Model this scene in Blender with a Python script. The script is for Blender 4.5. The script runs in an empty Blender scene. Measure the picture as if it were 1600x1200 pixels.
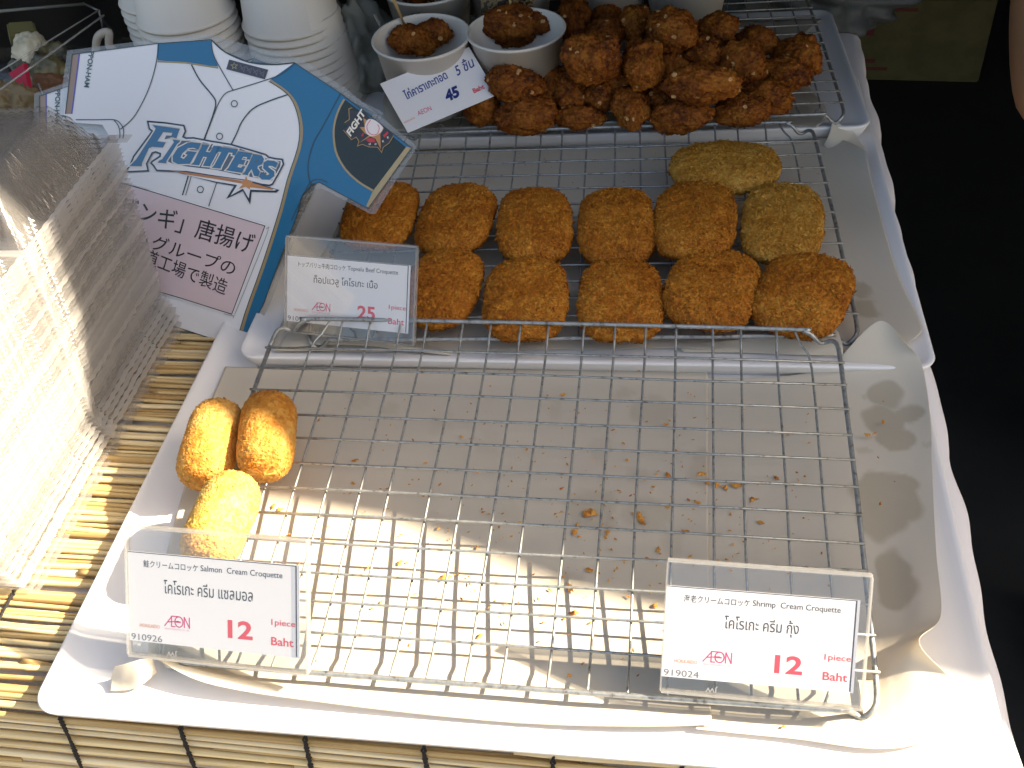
import bpy, bmesh, math, random
import numpy as np
from mathutils import Vector, Matrix
R_ = math.radians
random.seed(7)
rng = np.random.default_rng(11)
S = bpy.context.scene
COL = S.collection

# ------------------------------------------------------------------ camera
CAM = np.array([0.08832, -0.53446, 0.5126])
RX = np.array([0.98765, 0.1355, -0.07861])
UX = np.array([-0.03583, 0.6839, 0.7287])
FX = np.array([-0.1525, 0.71689, -0.68031])
FPX = 1650.0
cd = bpy.data.cameras.new('camera'); cam = bpy.data.objects.new('camera', cd); COL.objects.link(cam)
cd.sensor_width = 36; cd.lens = 36 * FPX / 1600; cd.clip_start = 0.02; cd.clip_end = 200
cam.matrix_world = Matrix(((RX[0], UX[0], -FX[0], CAM[0]), (RX[1], UX[1], -FX[1], CAM[1]), (RX[2], UX[2], -FX[2], CAM[2]), (0, 0, 0, 1)))
S.camera = cam

# ------------------------------------------------------------------ light
SUN = Vector((1.319, 0.213, 1.0)).normalized()      # towards the sun
w = bpy.data.worlds.new('World'); S.world = w; w.use_nodes = True
nt = w.node_tree; nt.nodes.clear()
sky = nt.nodes.new('ShaderNodeTexSky'); sky.sky_type = 'NISHITA'; sky.sun_disc = False
sky.sun_elevation = math.asin(SUN.z); sky.sun_rotation = math.atan2(SUN.x, SUN.y)
sky.air_density = 1.0; sky.dust_density = 3.0; sky.ozone_density = 1.0
bg = nt.nodes.new('ShaderNodeBackground'); bg.inputs[1].default_value = 0.09
out = nt.nodes.new('ShaderNodeOutputWorld')
nt.links.new(sky.outputs[0], bg.inputs[0]); nt.links.new(bg.outputs[0], out.inputs[0])
sd = bpy.data.lights.new('sun', 'SUN'); sd.energy = 5.0; sd.angle = R_(0.53); sd.color = (1.0, 0.93, 0.82)
sun = bpy.data.objects.new('sun', sd); COL.objects.link(sun)
sun.rotation_euler = (-SUN).to_track_quat('-Z', 'Y').to_euler(); sun.location = (3, 1, 3)
S.view_settings.view_transform = 'Standard'; S.view_settings.look = 'None'
S.view_settings.exposure = 1.9; S.view_settings.use_white_balance = True; S.view_settings.white_balance_temperature = 7900; S.view_settings.white_balance_tint = 8; S.view_settings.gamma = 1.0; S.view_settings.use_curve_mapping = False
S.cycles.max_bounces = 12; S.cycles.transparent_max_bounces = 40
S.cycles.caustics_reflective = False; S.cycles.caustics_refractive = False
S.cycles.use_denoising = True

# ------------------------------------------------------------------ helpers
def ray(x, y): return FX * FPX + RX * (x - 800) - UX * (y - 600)
def P(x, y, z=0.0):
    d = ray(x, y); return CAM + d * ((z - CAM[2]) / d[2])
def D(x, y, dep): return CAM + ray(x, y) / FPX * dep

def hsh(ix, iy, iz, s):
    h = (ix * 374761393 + iy * 668265263 + iz * 2147483647 + s * 974634777) & 0xffffffff
    h = ((h ^ (h >> 13)) * 1274126177) & 0xffffffff
    h = h ^ (h >> 16)
    return (h & 0xffff) / 32767.5 - 1.0
def vn(p, s=0):
    p = np.asarray(p, float); i = np.floor(p).astype(np.int64); f = p - i; f = f * f * (3 - 2 * f)
    r = 0
    for a in (0, 1):
        for b in (0, 1):
            for c in (0, 1):
                wgt = (f[:, 0] if a else 1 - f[:, 0]) * (f[:, 1] if b else 1 - f[:, 1]) * (f[:, 2] if c else 1 - f[:, 2])
                r = r + wgt * hsh(i[:, 0] + a, i[:, 1] + b, i[:, 2] + c, s)
    return r
def fbm(p, s=0, o=3):
    r = 0; a = 1.0; p = np.asarray(p, float)
    for k in range(o):
        r = r + a * vn(p * 2 ** k + 17.3 * k, s + k); a *= .5
    return r

def prop(o, label=None, cat=None, group=None, kind=None):
    if label: o['label'] = label
    if cat: o['category'] = cat
    if group: o['group'] = group
    if kind: o['kind'] = kind
    return o
def mesh(name, V, F, mat=None, smooth=False):
    me = bpy.data.meshes.new(name)
    me.from_pydata([tuple(map(float, v)) for v in V], [], [tuple(map(int, f)) for f in F])
    if mat: me.materials.append(mat)
    if smooth:
        me.polygons.foreach_set('use_smooth', [True] * len(me.polygons))
    me.update(); return me
def ob(name, me, parent=None, mw=None):
    o = bpy.data.objects.new(name, me); COL.objects.link(o)
    if parent: o.parent = parent
    if mw is not None: o.matrix_local = mw
    return o
def empty(name, loc=(0, 0, 0), rz=0, mw=None):
    o = bpy.data.objects.new(name, None); COL.objects.link(o); o.empty_display_size = .02
    if mw is not None: o.matrix_world = mw
    else: o.location = loc; o.rotation_euler = (0, 0, rz)
    return o
def frame(o, e, g):
    e = np.array(e, float); e /= np.linalg.norm(e); g = np.array(g, float); g -= e * (g @ e); g /= np.linalg.norm(g); n = np.cross(e, g)
    return Matrix(((e[0], g[0], n[0], o[0]), (e[1], g[1], n[1], o[1]), (e[2], g[2], n[2], o[2]), (0, 0, 0, 1)))
def box(V, F, c, s, m=None):
    b = len(V); c = np.array(c); s = np.array(s) / 2
    for dx, dy, dz in ((-1,-1,-1),(1,-1,-1),(1,1,-1),(-1,1,-1),(-1,-1,1),(1,-1,1),(1,1,1),(-1,1,1)):
        v = np.array([dx, dy, dz]) * s
        if m is not None: v = m @ v
        V.append(c + v)
    for f in ((0,3,2,1),(4,5,6,7),(0,1,5,4),(1,2,6,5),(2,3,7,6),(3,0,4,7)): F.append([b + i for i in f])
def boxmesh(name, c, s, mat, bev=0):
    V, F = [], []; box(V, F, c, s); me = mesh(name, V, F, mat)
    if bev:
        bm = bmesh.new(); bm.from_mesh(me)
        bmesh.ops.bevel(bm, geom=bm.edges[:], offset=bev, segments=2, affect='EDGES'); bm.to_mesh(me); bm.free()
    return me
def catmull(pts, n=6, closed=False):
    pts = [np.array(p, float) for p in pts]; N = len(pts); o = []
    rngi = range(N if closed else N - 1)
    for i in rngi:
        p0 = pts[(i - 1) % N] if closed or i > 0 else pts[0]; p1 = pts[i]; p2 = pts[(i + 1) % N]
        p3 = pts[(i + 2) % N] if closed or i + 2 < N else pts[-1]
        for k in range(n):
            t = k / n
            o.append(.5 * (2 * p1 + (p2 - p0) * t + (2 * p0 - 5 * p1 + 4 * p2 - p3) * t * t + (3 * p1 - p0 - 3 * p2 + p3) * t ** 3))
    if not closed: o.append(pts[-1])
    return o
def tube(V, F, pts, r, n=8, cap=True, rad=None):
    pts = [np.array(p, float) for p in pts]; b = len(V); up = None
    for i, p in enumerate(pts):
        t = pts[min(i + 1, len(pts) - 1)] - pts[max(i - 1, 0)]; t /= np.linalg.norm(t) + 1e-12
        if up is None:
            up = np.array([0, 0, 1.]) if abs(t[2]) < .9 else np.array([1., 0, 0])
        up = up - t * (up @ t); up /= np.linalg.norm(up); sd_ = np.cross(t, up)
        rr = rad[i] if rad is not None else r
        for k in range(n):
            a = 2 * math.pi * k / n; V.append(p + rr * (math.cos(a) * sd_ + math.sin(a) * up))
    for i in range(len(pts) - 1):
        for k in range(n):
            a = b + i * n + k; c = b + i * n + (k + 1) % n
            F.append([a, c, c + n, a + n])
    if cap:
        F.append([b + k for k in range(n)][::-1]); F.append([b + (len(pts) - 1) * n + k for k in range(n)])
def tubemesh(name, pts, r, mat, n=8, **k):
    V, F = [], []; tube(V, F, pts, r, n, **k); return mesh(name, V, F, mat, True)
def lathe(name, prof, mat, n=56, wob=0):
    V, F = [], []
    for i, (r, z) in enumerate(prof):
        for k in range(n):
            a = 2 * math.pi * k / n; rr = r * (1 + wob * math.sin(2 * a + 1))
            V.append((rr * math.cos(a), rr * math.sin(a), z))
    for i in range(len(prof) - 1):
        for k in range(n): F.append([i*n+k, i*n+(k+1)%n, (i+1)*n+(k+1)%n, (i+1)*n+k])
    return mesh(name, V, F, mat, True)
def cubesphere(n):
    V = {}; F = []; L = []
    def vid(p):
        kk = (round(p[0], 6), round(p[1], 6), round(p[2], 6))
        if kk not in V: V[kk] = len(L); L.append(p)
        return V[kk]
    t = np.tan(np.linspace(-math.pi/4, math.pi/4, n + 1))
    for ax in range(3):
        for sg in (-1, 1):
            g = [[None]*(n+1) for _ in range(n+1)]
            for i in range(n+1):
                for j in range(n+1):
                    p = [0, 0, 0]; p[ax] = sg; p[(ax+1) % 3] = t[i]; p[(ax+2) % 3] = t[j]
                    g[i][j] = vid(tuple(p))
            for i in range(n):
                for j in range(n):
                    q = [g[i][j], g[i+1][j], g[i+1][j+1], g[i][j+1]]
                    F.append(q if sg > 0 else q[::-1])
    A = np.array(L); A /= np.linalg.norm(A, axis=1)[:, None]
    return A, np.array(F)
_CS = {}
def csphere(n):
    if n not in _CS: _CS[n] = cubesphere(n)
    return _CS[n]

# ------------------------------------------------------------------ materials
def M(name, col, rough=.5, metal=0, spec=.5, coat=0, noise=None, bump=None, trans=0, sss=0, sheen=0):
    m = bpy.data.materials.new(name); m.use_nodes = True; t = m.node_tree; b = t.nodes['Principled BSDF']
    b.inputs['Base Color'].default_value = (*col, 1); b.inputs['Roughness'].default_value = rough
    b.inputs['Metallic'].default_value = metal; b.inputs['Specular IOR Level'].default_value = spec
    b.inputs['Coat Weight'].default_value = coat; b.inputs['Coat Roughness'].default_value = .08
    if sss:
        b.inputs['Subsurface Weight'].default_value = sss; b.inputs['Subsurface Radius'].default_value = (.004, .0015, .0006)
        b.inputs['Subsurface Scale'].default_value = 1.0
    tc = t.nodes.new('ShaderNodeTexCoord')
    if noise:
        sc, cols, det = noise
        n = t.nodes.new('ShaderNodeTexNoise'); n.inputs['Scale'].default_value = sc; n.inputs['Detail'].default_value = det
        n.inputs['Roughness'].default_value = .65
        r = t.nodes.new('ShaderNodeValToRGB'); e = r.color_ramp.elements
        while len(e) < len(cols): e.new(.5)
        for i, (pos, c) in enumerate(cols): e[i].position = pos; e[i].color = (*c, 1)
        t.links.new(tc.outputs['Object'], n.inputs['Vector']); t.links.new(n.outputs['Fac'], r.inputs[0]); t.links.new(r.outputs[0], b.inputs['Base Color'])
    if bump:
        n2 = t.nodes.new('ShaderNodeTexNoise'); n2.inputs['Scale'].default_value = bump[0]; n2.inputs['Detail'].default_value = 5
        bp = t.nodes.new('ShaderNodeBump'); bp.inputs['Strength'].default_value = bump[1]; bp.inputs['Distance'].default_value = bump[2]
        t.links.new(tc.outputs['Object'], n2.inputs['Vector']); t.links.new(n2.outputs['Fac'], bp.inputs['Height']); t.links.new(bp.outputs[0], b.inputs['Normal'])
    if trans:
        ts = t.nodes.new('ShaderNodeBsdfTranslucent'); ts.inputs[0].default_value = (*col, 1); mx = t.nodes.new('ShaderNodeMixShader')
        mx.inputs[0].default_value = trans; o = t.nodes['Material Output']
        t.links.new(b.outputs[0], mx.inputs[1]); t.links.new(ts.outputs[0], mx.inputs[2]); t.links.new(mx.outputs[0], o.inputs[0])
    return m
def clear(name, tint=(.96, .97, .97), milk=0.0, gloss=.08, rough=.06, bump=None):
    m = bpy.data.materials.new(name); m.use_nodes = True; t = m.node_tree; t.nodes.clear()
    o = t.nodes.new('ShaderNodeOutputMaterial'); tr = t.nodes.new('ShaderNodeBsdfTransparent'); tr.inputs[0].default_value = (*tint, 1)
    gl = t.nodes.new('ShaderNodeBsdfGlossy'); gl.inputs['Roughness'].default_value = rough
    lw = t.nodes.new('ShaderNodeFresnel'); lw.inputs[0].default_value = 1.49
    ge = t.nodes.new('ShaderNodeNewGeometry'); io = t.nodes.new('ShaderNodeMapRange'); io.inputs[3].default_value = 1.49; io.inputs[4].default_value = 1 / 1.49
    t.links.new(ge.outputs['Backfacing'], io.inputs[0]); t.links.new(io.outputs[0], lw.inputs[0])
    ad = t.nodes.new('ShaderNodeMath'); ad.operation = 'ADD'; ad.inputs[1].default_value = gloss
    m1 = t.nodes.new('ShaderNodeMixShader'); t.links.new(lw.outputs[0], ad.inputs[0]); t.links.new(ad.outputs[0], m1.inputs[0])
    t.links.new(tr.outputs[0], m1.inputs[1]); t.links.new(gl.outputs[0], m1.inputs[2]); last = m1
    if milk:
        df = t.nodes.new('ShaderNodeBsdfDiffuse'); df.inputs[0].default_value = (.86, .84, .83, 1)
        tl = t.nodes.new('ShaderNodeBsdfTranslucent'); tl.inputs[0].default_value = (.86, .84, .82, 1)
        mm = t.nodes.new('ShaderNodeMixShader'); mm.inputs[0].default_value = .5
        t.links.new(df.outputs[0], mm.inputs[1]); t.links.new(tl.outputs[0], mm.inputs[2])
        m2 = t.nodes.new('ShaderNodeMixShader'); m2.inputs[0].default_value = milk
        t.links.new(last.outputs[0], m2.inputs[1]); t.links.new(mm.outputs[0], m2.inputs[2]); last = m2
    if bump:
        tc = t.nodes.new('ShaderNodeTexCoord'); n2 = t.nodes.new('ShaderNodeTexNoise'); n2.inputs['Scale'].default_value = bump[0]
        bp = t.nodes.new('ShaderNodeBump'); bp.inputs['Strength'].default_value = bump[1]; bp.inputs['Distance'].default_value = .001
        t.links.new(tc.outputs['Object'], n2.inputs[0]); t.links.new(n2.outputs[0], bp.inputs['Height']); t.links.new(bp.outputs[0], gl.inputs['Normal'])
    t.links.new(last.outputs[0], o.inputs[0]); return m

white_plastic = M('white_plastic', (.80, .79, .80), .32, bump=(60, .05, .0006))
steel = M('galvanised_wire', (.36, .37, .37), .45, metal=.7, noise=(260, [(.30, (.15, .14, .13)), (.42, (.33, .34, .34)), (.7, (.44, .45, .45))], 3))
cup_paper = M('cup_paper', (.68, .64, .59), .55, bump=(300, .08, .0003))
card_paper = M('card_paper', (.82, .81, .84), .55)
cloth_white = M('white_cloth', (.78, .76, .80), .85, bump=(900, .35, .0004))
black_cloth = M('black_cloth', (.006, .006, .007), .9, bump=(400, .3, .001))
skin = M('skin', (.55, .29, .16), .5, sss=.1)
floor_m = M('dark_floor', (.02, .018, .016), .85, noise=(3, [(.3, (.012, .011, .01)), (.7, (.03, .026, .022))], 5))
acrylic = clear('acrylic', tint=(.985, .985, .985), milk=.010, gloss=.01, rough=.02)
acr_edge = clear('acrylic_edge', tint=(.85, .86, .86), milk=.26, gloss=.10, rough=.1)
pet = clear('clear_pet', tint=(.975, .97, .965), milk=.068, gloss=.03, rough=.12, bump=(60, .15))
pet_rim = clear('clear_pet_rim', tint=(.93, .925, .92), milk=.42, gloss=.14, rough=.14)
case_m = clear('case_plastic', milk=.008, gloss=.01, rough=.05)
film = clear('laminate_film', milk=.10, gloss=.03, rough=.05, bump=(25, .15))

def crumb_mat(name, stops, sc=130, coat=.0, rough=.62, sss=.12, flecks=False):
    m = bpy.data.materials.new(name); m.use_nodes = True; t = m.node_tree; b = t.nodes['Principled BSDF']
    b.inputs['Roughness'].default_value = rough; b.inputs['Specular IOR Level'].default_value = .25
    b.inputs['Coat Weight'].default_value = coat; b.inputs['Coat Roughness'].default_value = .3
    b.inputs['Subsurface Weight'].default_value = sss; b.inputs['Subsurface Radius'].default_value = (.003, .0012, .0004)
    b.inputs['Subsurface Scale'].default_value = 1.0
    tc = t.nodes.new('ShaderNodeTexCoord'); oi = t.nodes.new('ShaderNodeObjectInfo')
    off = t.nodes.new('ShaderNodeVectorMath'); off.operation = 'ADD'; sc3 = t.nodes.new('ShaderNodeVectorMath'); sc3.operation = 'SCALE'; sc3.inputs[3].default_value = 3
    cmb = t.nodes.new('ShaderNodeCombineXYZ'); t.links.new(oi.outputs['Random'], cmb.inputs[0]); t.links.new(oi.outputs['Random'], cmb.inputs[1])
    t.links.new(cmb.outputs[0], sc3.inputs[0]); t.links.new(tc.outputs['Object'], off.inputs[0]); t.links.new(sc3.outputs[0], off.inputs[1])
    n = t.nodes.new('ShaderNodeTexNoise'); n.inputs['Scale'].default_value = sc; n.inputs['Detail'].default_value = 9; n.inputs['Roughness'].default_value = .75
    n2 = t.nodes.new('ShaderNodeTexNoise'); n2.inputs['Scale'].default_value = sc * .3; n2.inputs['Detail'].default_value = 3
    v = t.nodes.new('ShaderNodeTexVoronoi'); v.inputs['Scale'].default_value = sc * 4.5; v.inputs['Randomness'].default_value = 1
    for q in (n, n2, v): t.links.new(off.outputs[0], q.inputs['Vector'])
    a = t.nodes.new('ShaderNodeMath'); a.operation = 'MULTIPLY_ADD'; a.inputs[1].default_value = .55; t.links.new(n.outputs['Fac'], a.inputs[0])
    a2 = t.nodes.new('ShaderNodeMath'); a2.operation = 'MULTIPLY'; a2.inputs[1].default_value = .35; t.links.new(n2.outputs['Fac'], a2.inputs[0]); t.links.new(a2.outputs[0], a.inputs[2])
    sv = t.nodes.new('ShaderNodeSeparateColor'); t.links.new(v.outputs['Color'], sv.inputs[0])
    a3 = t.nodes.new('ShaderNodeMath'); a3.operation = 'MULTIPLY_ADD'; a3.inputs[1].default_value = .14; t.links.new(sv.outputs[0], a3.inputs[0]); t.links.new(a.outputs[0], a3.inputs[2])
    r = t.nodes.new('ShaderNodeValToRGB'); e = r.color_ramp.elements
    while len(e) < len(stops): e.new(.5)
    for i, (p_, c) in enumerate(stops): e[i].position = p_; e[i].color = (*c, 1)
    t.links.new(a3.outputs[0], r.inputs[0]); last = r.outputs[0]
    if flecks:
        v2 = t.nodes.new('ShaderNodeTexVoronoi'); v2.inputs['Scale'].default_value = 150; t.links.new(off.outputs[0], v2.inputs['Vector'])
        s2 = t.nodes.new('ShaderNodeSeparateColor'); t.links.new(v2.outputs['Color'], s2.inputs[0])
        g1 = t.nodes.new('ShaderNodeMath'); g1.operation = 'GREATER_THAN'; g1.inputs[1].default_value = .93; t.links.new(s2.outputs[0], g1.inputs[0])
        g2 = t.nodes.new('ShaderNodeMath'); g2.operation = 'LESS_THAN'; g2.inputs[1].default_value = .34; t.links.new(v2.outputs['Distance'], g2.inputs[0])
        g3 = t.nodes.new('ShaderNodeMath'); g3.operation = 'MULTIPLY'; t.links.new(g1.outputs[0], g3.inputs[0]); t.links.new(g2.outputs[0], g3.inputs[1])
        mx = t.nodes.new('ShaderNodeMix'); mx.data_type = 'RGBA'; t.links.new(g3.outputs[0], mx.inputs[0]); t.links.new(last, mx.inputs[6]); mx.inputs[7].default_value = (.60, .33, .14, 1); last = mx.outputs[2]
    t.links.new(last, b.inputs['Base Color'])
    n3 = t.nodes.new('ShaderNodeTexNoise'); n3.inputs['Scale'].default_value = sc * 6; n3.inputs['Detail'].default_value = 6; t.links.new(off.outputs[0], n3.inputs['Vector'])
    bp = t.nodes.new('ShaderNodeBump'); bp.inputs['Strength'].default_value = .7; bp.inputs['Distance'].default_value = .0012
    t.links.new(n3.outputs['Fac'], bp.inputs['Height']); t.links.new(bp.outputs[0], b.inputs['Normal']); return m
beef_m = crumb_mat('beef_crumb', [(.36, (.24, .062, .005)), (.45, (.34, .102, .008)), (.54, (.42, .140, .013)), (.65, (.54, .225, .032))])
pale_m = crumb_mat('pale_crumb', [(.34, (.26, .085, .010)), (.44, (.38, .155, .018)), (.55, (.46, .215, .035)), (.68, (.60, .33, .075))])
cream_m = crumb_mat('cream_crumb', [(.32, (.32, .095, .012)), (.43, (.47, .19, .03)), (.55, (.58, .29, .07)), (.70, (.68, .42, .14))], sc=90)
gold_m = crumb_mat('gold_crumb', [(.32, (.46, .19, .03)), (.43, (.60, .32, .065)), (.55, (.68, .43, .12)), (.70, (.76, .55, .21))], sc=110)
chick_m = crumb_mat('fried_chicken', [(.36, (.035, .008, .0015)), (.45, (.135, .031, .003)), (.55, (.25, .068, .006)), (.70, (.38, .14, .02))], sc=85, coat=.0, rough=.68, sss=.05, flecks=True)

def stain_paper():
    m = bpy.data.materials.new('greaseproof_paper'); m.use_nodes = True; t = m.node_tree; b = t.nodes['Principled BSDF']; b.inputs['Roughness'].default_value = .6
    at = t.nodes.new('ShaderNodeAttribute'); at.attribute_name = 'stain'
    r = t.nodes.new('ShaderNodeMix'); r.data_type = 'RGBA'; r.inputs[6].default_value = (.73, .665, .57, 1); r.inputs[7].default_value = (.56, .49, .385, 1)
    t.links.new(at.outputs['Fac'], r.inputs[0]); t.links.new(r.outputs[2], b.inputs['Base Color'])
    tc = t.nodes.new('ShaderNodeTexCoord'); n2 = t.nodes.new('ShaderNodeTexNoise'); n2.inputs['Scale'].default_value = 28; n2.inputs['Detail'].default_value = 4
    bp = t.nodes.new('ShaderNodeBump'); bp.inputs['Strength'].default_value = .25; bp.inputs['Distance'].default_value = .003
    t.links.new(tc.outputs['Object'], n2.inputs[0]); t.links.new(n2.outputs[0], bp.inputs['Height']); t.links.new(bp.outputs[0], b.inputs['Normal'])
    ts = t.nodes.new('ShaderNodeBsdfTranslucent'); t.links.new(r.outputs[2], ts.inputs[0]); mx = t.nodes.new('ShaderNodeMixShader'); mx.inputs[0].default_value = .3
    t.links.new(b.outputs[0], mx.inputs[1]); t.links.new(ts.outputs[0], mx.inputs[2]); t.links.new(mx.outputs[0], t.nodes['Material Output'].inputs[0]); return m
paper_m = stain_paper()

INK = {}
def ink(c, rough=.35, coat=.0):
    kk = (c, rough, coat)
    if kk not in INK: INK[kk] = M('ink', c, rough, coat=coat)
    return INK[kk]

# ------------------------------------------------------------------ ground, table
concrete = M('concrete', (.26, .24, .21), .9, noise=(4, [(.3, (.22, .20, .18)), (.7, (.30, .27, .24))], 6))
prop(ob('bounce_pavement', mesh('bounce_pavement', [(-14, -14, -.746), (14, -14, -.746), (14, -.62, -.746), (-14, -.62, -.746)], [(0, 1, 2, 3)], concrete)), kind='structure')  # unseen pale strip in front, added to bounce fill onto front-facing things
prop(ob('ground', mesh('ground', [(-14, -14, -.75), (14, -14, -.75), (14, 18, -.75), (-14, 18, -.75)], [(0, 1, 2, 3)], floor_m)), kind='structure')

# table with cloth: top at z=-.018
tb = empty('folding_table', (0, 0, 0)); prop(tb, 'long stall table under the white cloth and reed mat', 'table')
ob('table_top', boxmesh('table_top', (-.56, .180, -.034), (1.60, .83, .026), M('table_black', (.012, .011, .011), .6)), tb)
for sx in (-1.3, .22):
    for sy in (-.20, .56): ob('leg', boxmesh('leg', (sx, sy, -.4), (.03, .03, .70), M('leg_metal', (.3, .3, .3), .4, metal=.8)), tb)

# white cloth: top sheet with rounded right edge and ruffled hanging side
V, F = [], []
ny = 280; ys = np.linspace(-.243, .60, ny)
prof = [(-.46, -.0186), (-.2, -.0186), (.10, -.0186), (.245, -.0184), (.262, -.0186), (.269, -.021), (.273, -.027), (.276, -.04), (.279, -.07), (.282, -.13), (.286, -.22), (.290, -.34)]
for j, y in enumerate(ys):
    for i, (x, z) in enumerate(prof):
        a = min(1, max(0, (x - .254) / .02)) if i > 3 else 0
        fold = (math.sin(y * 46 + 1.2 * math.sin(y * 17)) + .5 * math.sin(y * 101 + 2)) * a
        V.append((x + fold * (.0020 + .006 * min(1, max(0, (-.03 - z) / .2))), y, z - .0012 * fold))
n = len(prof)
for j in range(ny - 1):
    for i in range(n - 1): F.append([j*n+i, j*n+i+1, (j+1)*n+i+1, (j+1)*n+i])
b0_ = len(V)
for i, (x, z) in enumerate(prof):
    V.append((x, -.2436, z - .004)); 
for i, (x, z) in enumerate(prof): V.append((x + (.004 if i > 6 else 0), -.2445, z - .30))
for i in range(n - 1): F += [[b0_+i, b0_+i+1, i+1, i], [b0_+n+i, b0_+n+i+1, b0_+i+1, b0_+i]]
cl = ob('tablecloth', mesh('tablecloth', V, F, cloth_white, True))
md = cl.modifiers.new('s', 'SOLIDIFY'); md.thickness = .0012; md.offset = -1
prop(cl, 'white tablecloth ruffled along the right table edge beside the trays', 'tablecloth')

# ------------------------------------------------------------------ reed mat
reed_ms = []
for i, (c0, c1) in enumerate((((.46, .31, .14), (.68, .53, .30)), ((.34, .21, .08), (.58, .42, .20)), ((.58, .45, .26), (.76, .64, .42)), ((.26, .15, .055), (.50, .34, .15)), ((.50, .36, .17), (.72, .58, .33)))):
    m = bpy.data.materials.new('reed'); m.use_nodes = True; t = m.node_tree; b = t.nodes['Principled BSDF']; b.inputs['Roughness'].default_value = .42
    tc = t.nodes.new('ShaderNodeTexCoord'); mp = t.nodes.new('ShaderNodeMapping'); mp.inputs['Scale'].default_value = (9, 500, 500)
    n1 = t.nodes.new('ShaderNodeTexNoise'); n1.inputs['Scale'].default_value = 1; n1.inputs['Detail'].default_value = 5
    oi = t.nodes.new('ShaderNodeObjectInfo'); ad = t.nodes.new('ShaderNodeVectorMath'); ad.operation = 'ADD'
    t.links.new(tc.outputs['Object'], ad.inputs[0]); t.links.new(oi.outputs['Random'], ad.inputs[1]); t.links.new(ad.outputs[0], mp.inputs[0]); t.links.new(mp.outputs[0], n1.inputs[0])
    r = t.nodes.new('ShaderNodeValToRGB'); r.color_ramp.elements[0].position = .33; r.color_ramp.elements[1].position = .62
    r.color_ramp.elements[0].color = (*c0, 1); r.color_ramp.elements[1].color = (*c1, 1)
    t.links.new(n1.outputs[0], r.inputs[0]); t.links.new(r.outputs[0], b.inputs['Base Color']); reed_ms.append(m)
mat_root = empty('reed_mat', (-.3, 0, -.015)); prop(mat_root, 'yellow reed mat tied with black thread, hanging over the front table edge', 'reed mat')
EDGE = -.254
def mat_pt(s):     # s: distance along the mat from the front fold, positive towards the back
    if s >= 0: return EDGE + s, -.0148
    rr = .010; a = min(-s / rr, R_(81))
    y = EDGE - rr * math.sin(a); z = -.0148 - rr * (1 - math.cos(a)); d = -s - rr * a
    if d > 0: y -= d * math.cos(a); z -= d * math.sin(a)
    return y, z
def reed_mesh(L, r, mat, bowy, bowz, nodes):
    n = 14; pts = []; rad = []
    xs = sorted(set(list(np.linspace(0, L, n)) + [q + d for q in nodes for d in (-.0022, 0, .0022)]))
    for x in xs:
        u = x / L; pts.append((x, bowy * math.sin(math.pi * u) + .0006 * math.sin(9 * u + bowy * 4000), bowz * math.sin(2 * math.pi * u)))
        rad.append(r * (1 + (.16 if any(abs(x - q) < 1e-6 for q in nodes) else 0)) * (1 - .12 * u))
    return tubemesh('reed', pts, r, mat, 6, rad=rad)
s = -.125; cnt = 0
while s < .56:
    wd = random.choice((.0036, .0042, .0048, .0054, .0060)) * (.9 if random.random() < .3 else 1)
    y, z = mat_pt(s + wd / 2)
    xa = -.78; xb = .235 if s < .0 else -.20 + random.uniform(-.01, .01)
    segs = [(xa, xb)]
    if random.random() < .55:
        c = random.uniform(-.56, -.27) if s > 0 else random.uniform(-.3, .15)
        segs = [(xa, c), (c + random.uniform(-.03, .001), xb)]
    for q, (a, b_) in enumerate(segs):
        L = b_ - a; r = wd / 2 * random.uniform(.86, 1.02); nd = [random.uniform(.03, L - .03) for _ in range(random.choice((1, 2, 3)))]
        me = reed_mesh(L, r, random.choice(reed_ms), random.uniform(-.0012, .0012), random.uniform(-.0004, .0004), nd)
        o = ob('reed', me, mat_root); o.location = (a + .3, y, z + .015 + r * .3 + (.0016 if q else 0) + random.uniform(0, .0005)); cnt += 1
        o.rotation_euler = (0, 0, random.uniform(-.0035, .0035))
    s += wd * .90
thread_m = M('black_thread', (.012, .011, .012), .9)
for tx in (-.515, -.45, -.385, -.320, -.254, -.177, -.108, -.037, .03, .10, .17):
    V, F = [], []
    ss = np.linspace(-.122, .55 if tx < -.24 else 0.0, 260 if tx < -.24 else 60)
    for ph in (0, math.pi):
        pts = []
        for q in ss:
            y, z = mat_pt(q); pts.append((tx + .0011 * math.sin(q * 1100 + ph) + .002 * math.sin(q * 31 + tx * 40), y - (.0038 if q < -.012 else 0), z + .0042 + .0008 * math.cos(q * 1100 + ph)))
        tube(V, F, pts, .00085, 5)
    ob('binding_thread', mesh('binding_thread', [(v[0] + .3, v[1], v[2] + .015) for v in V], F, thread_m, True), mat_root)

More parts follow.
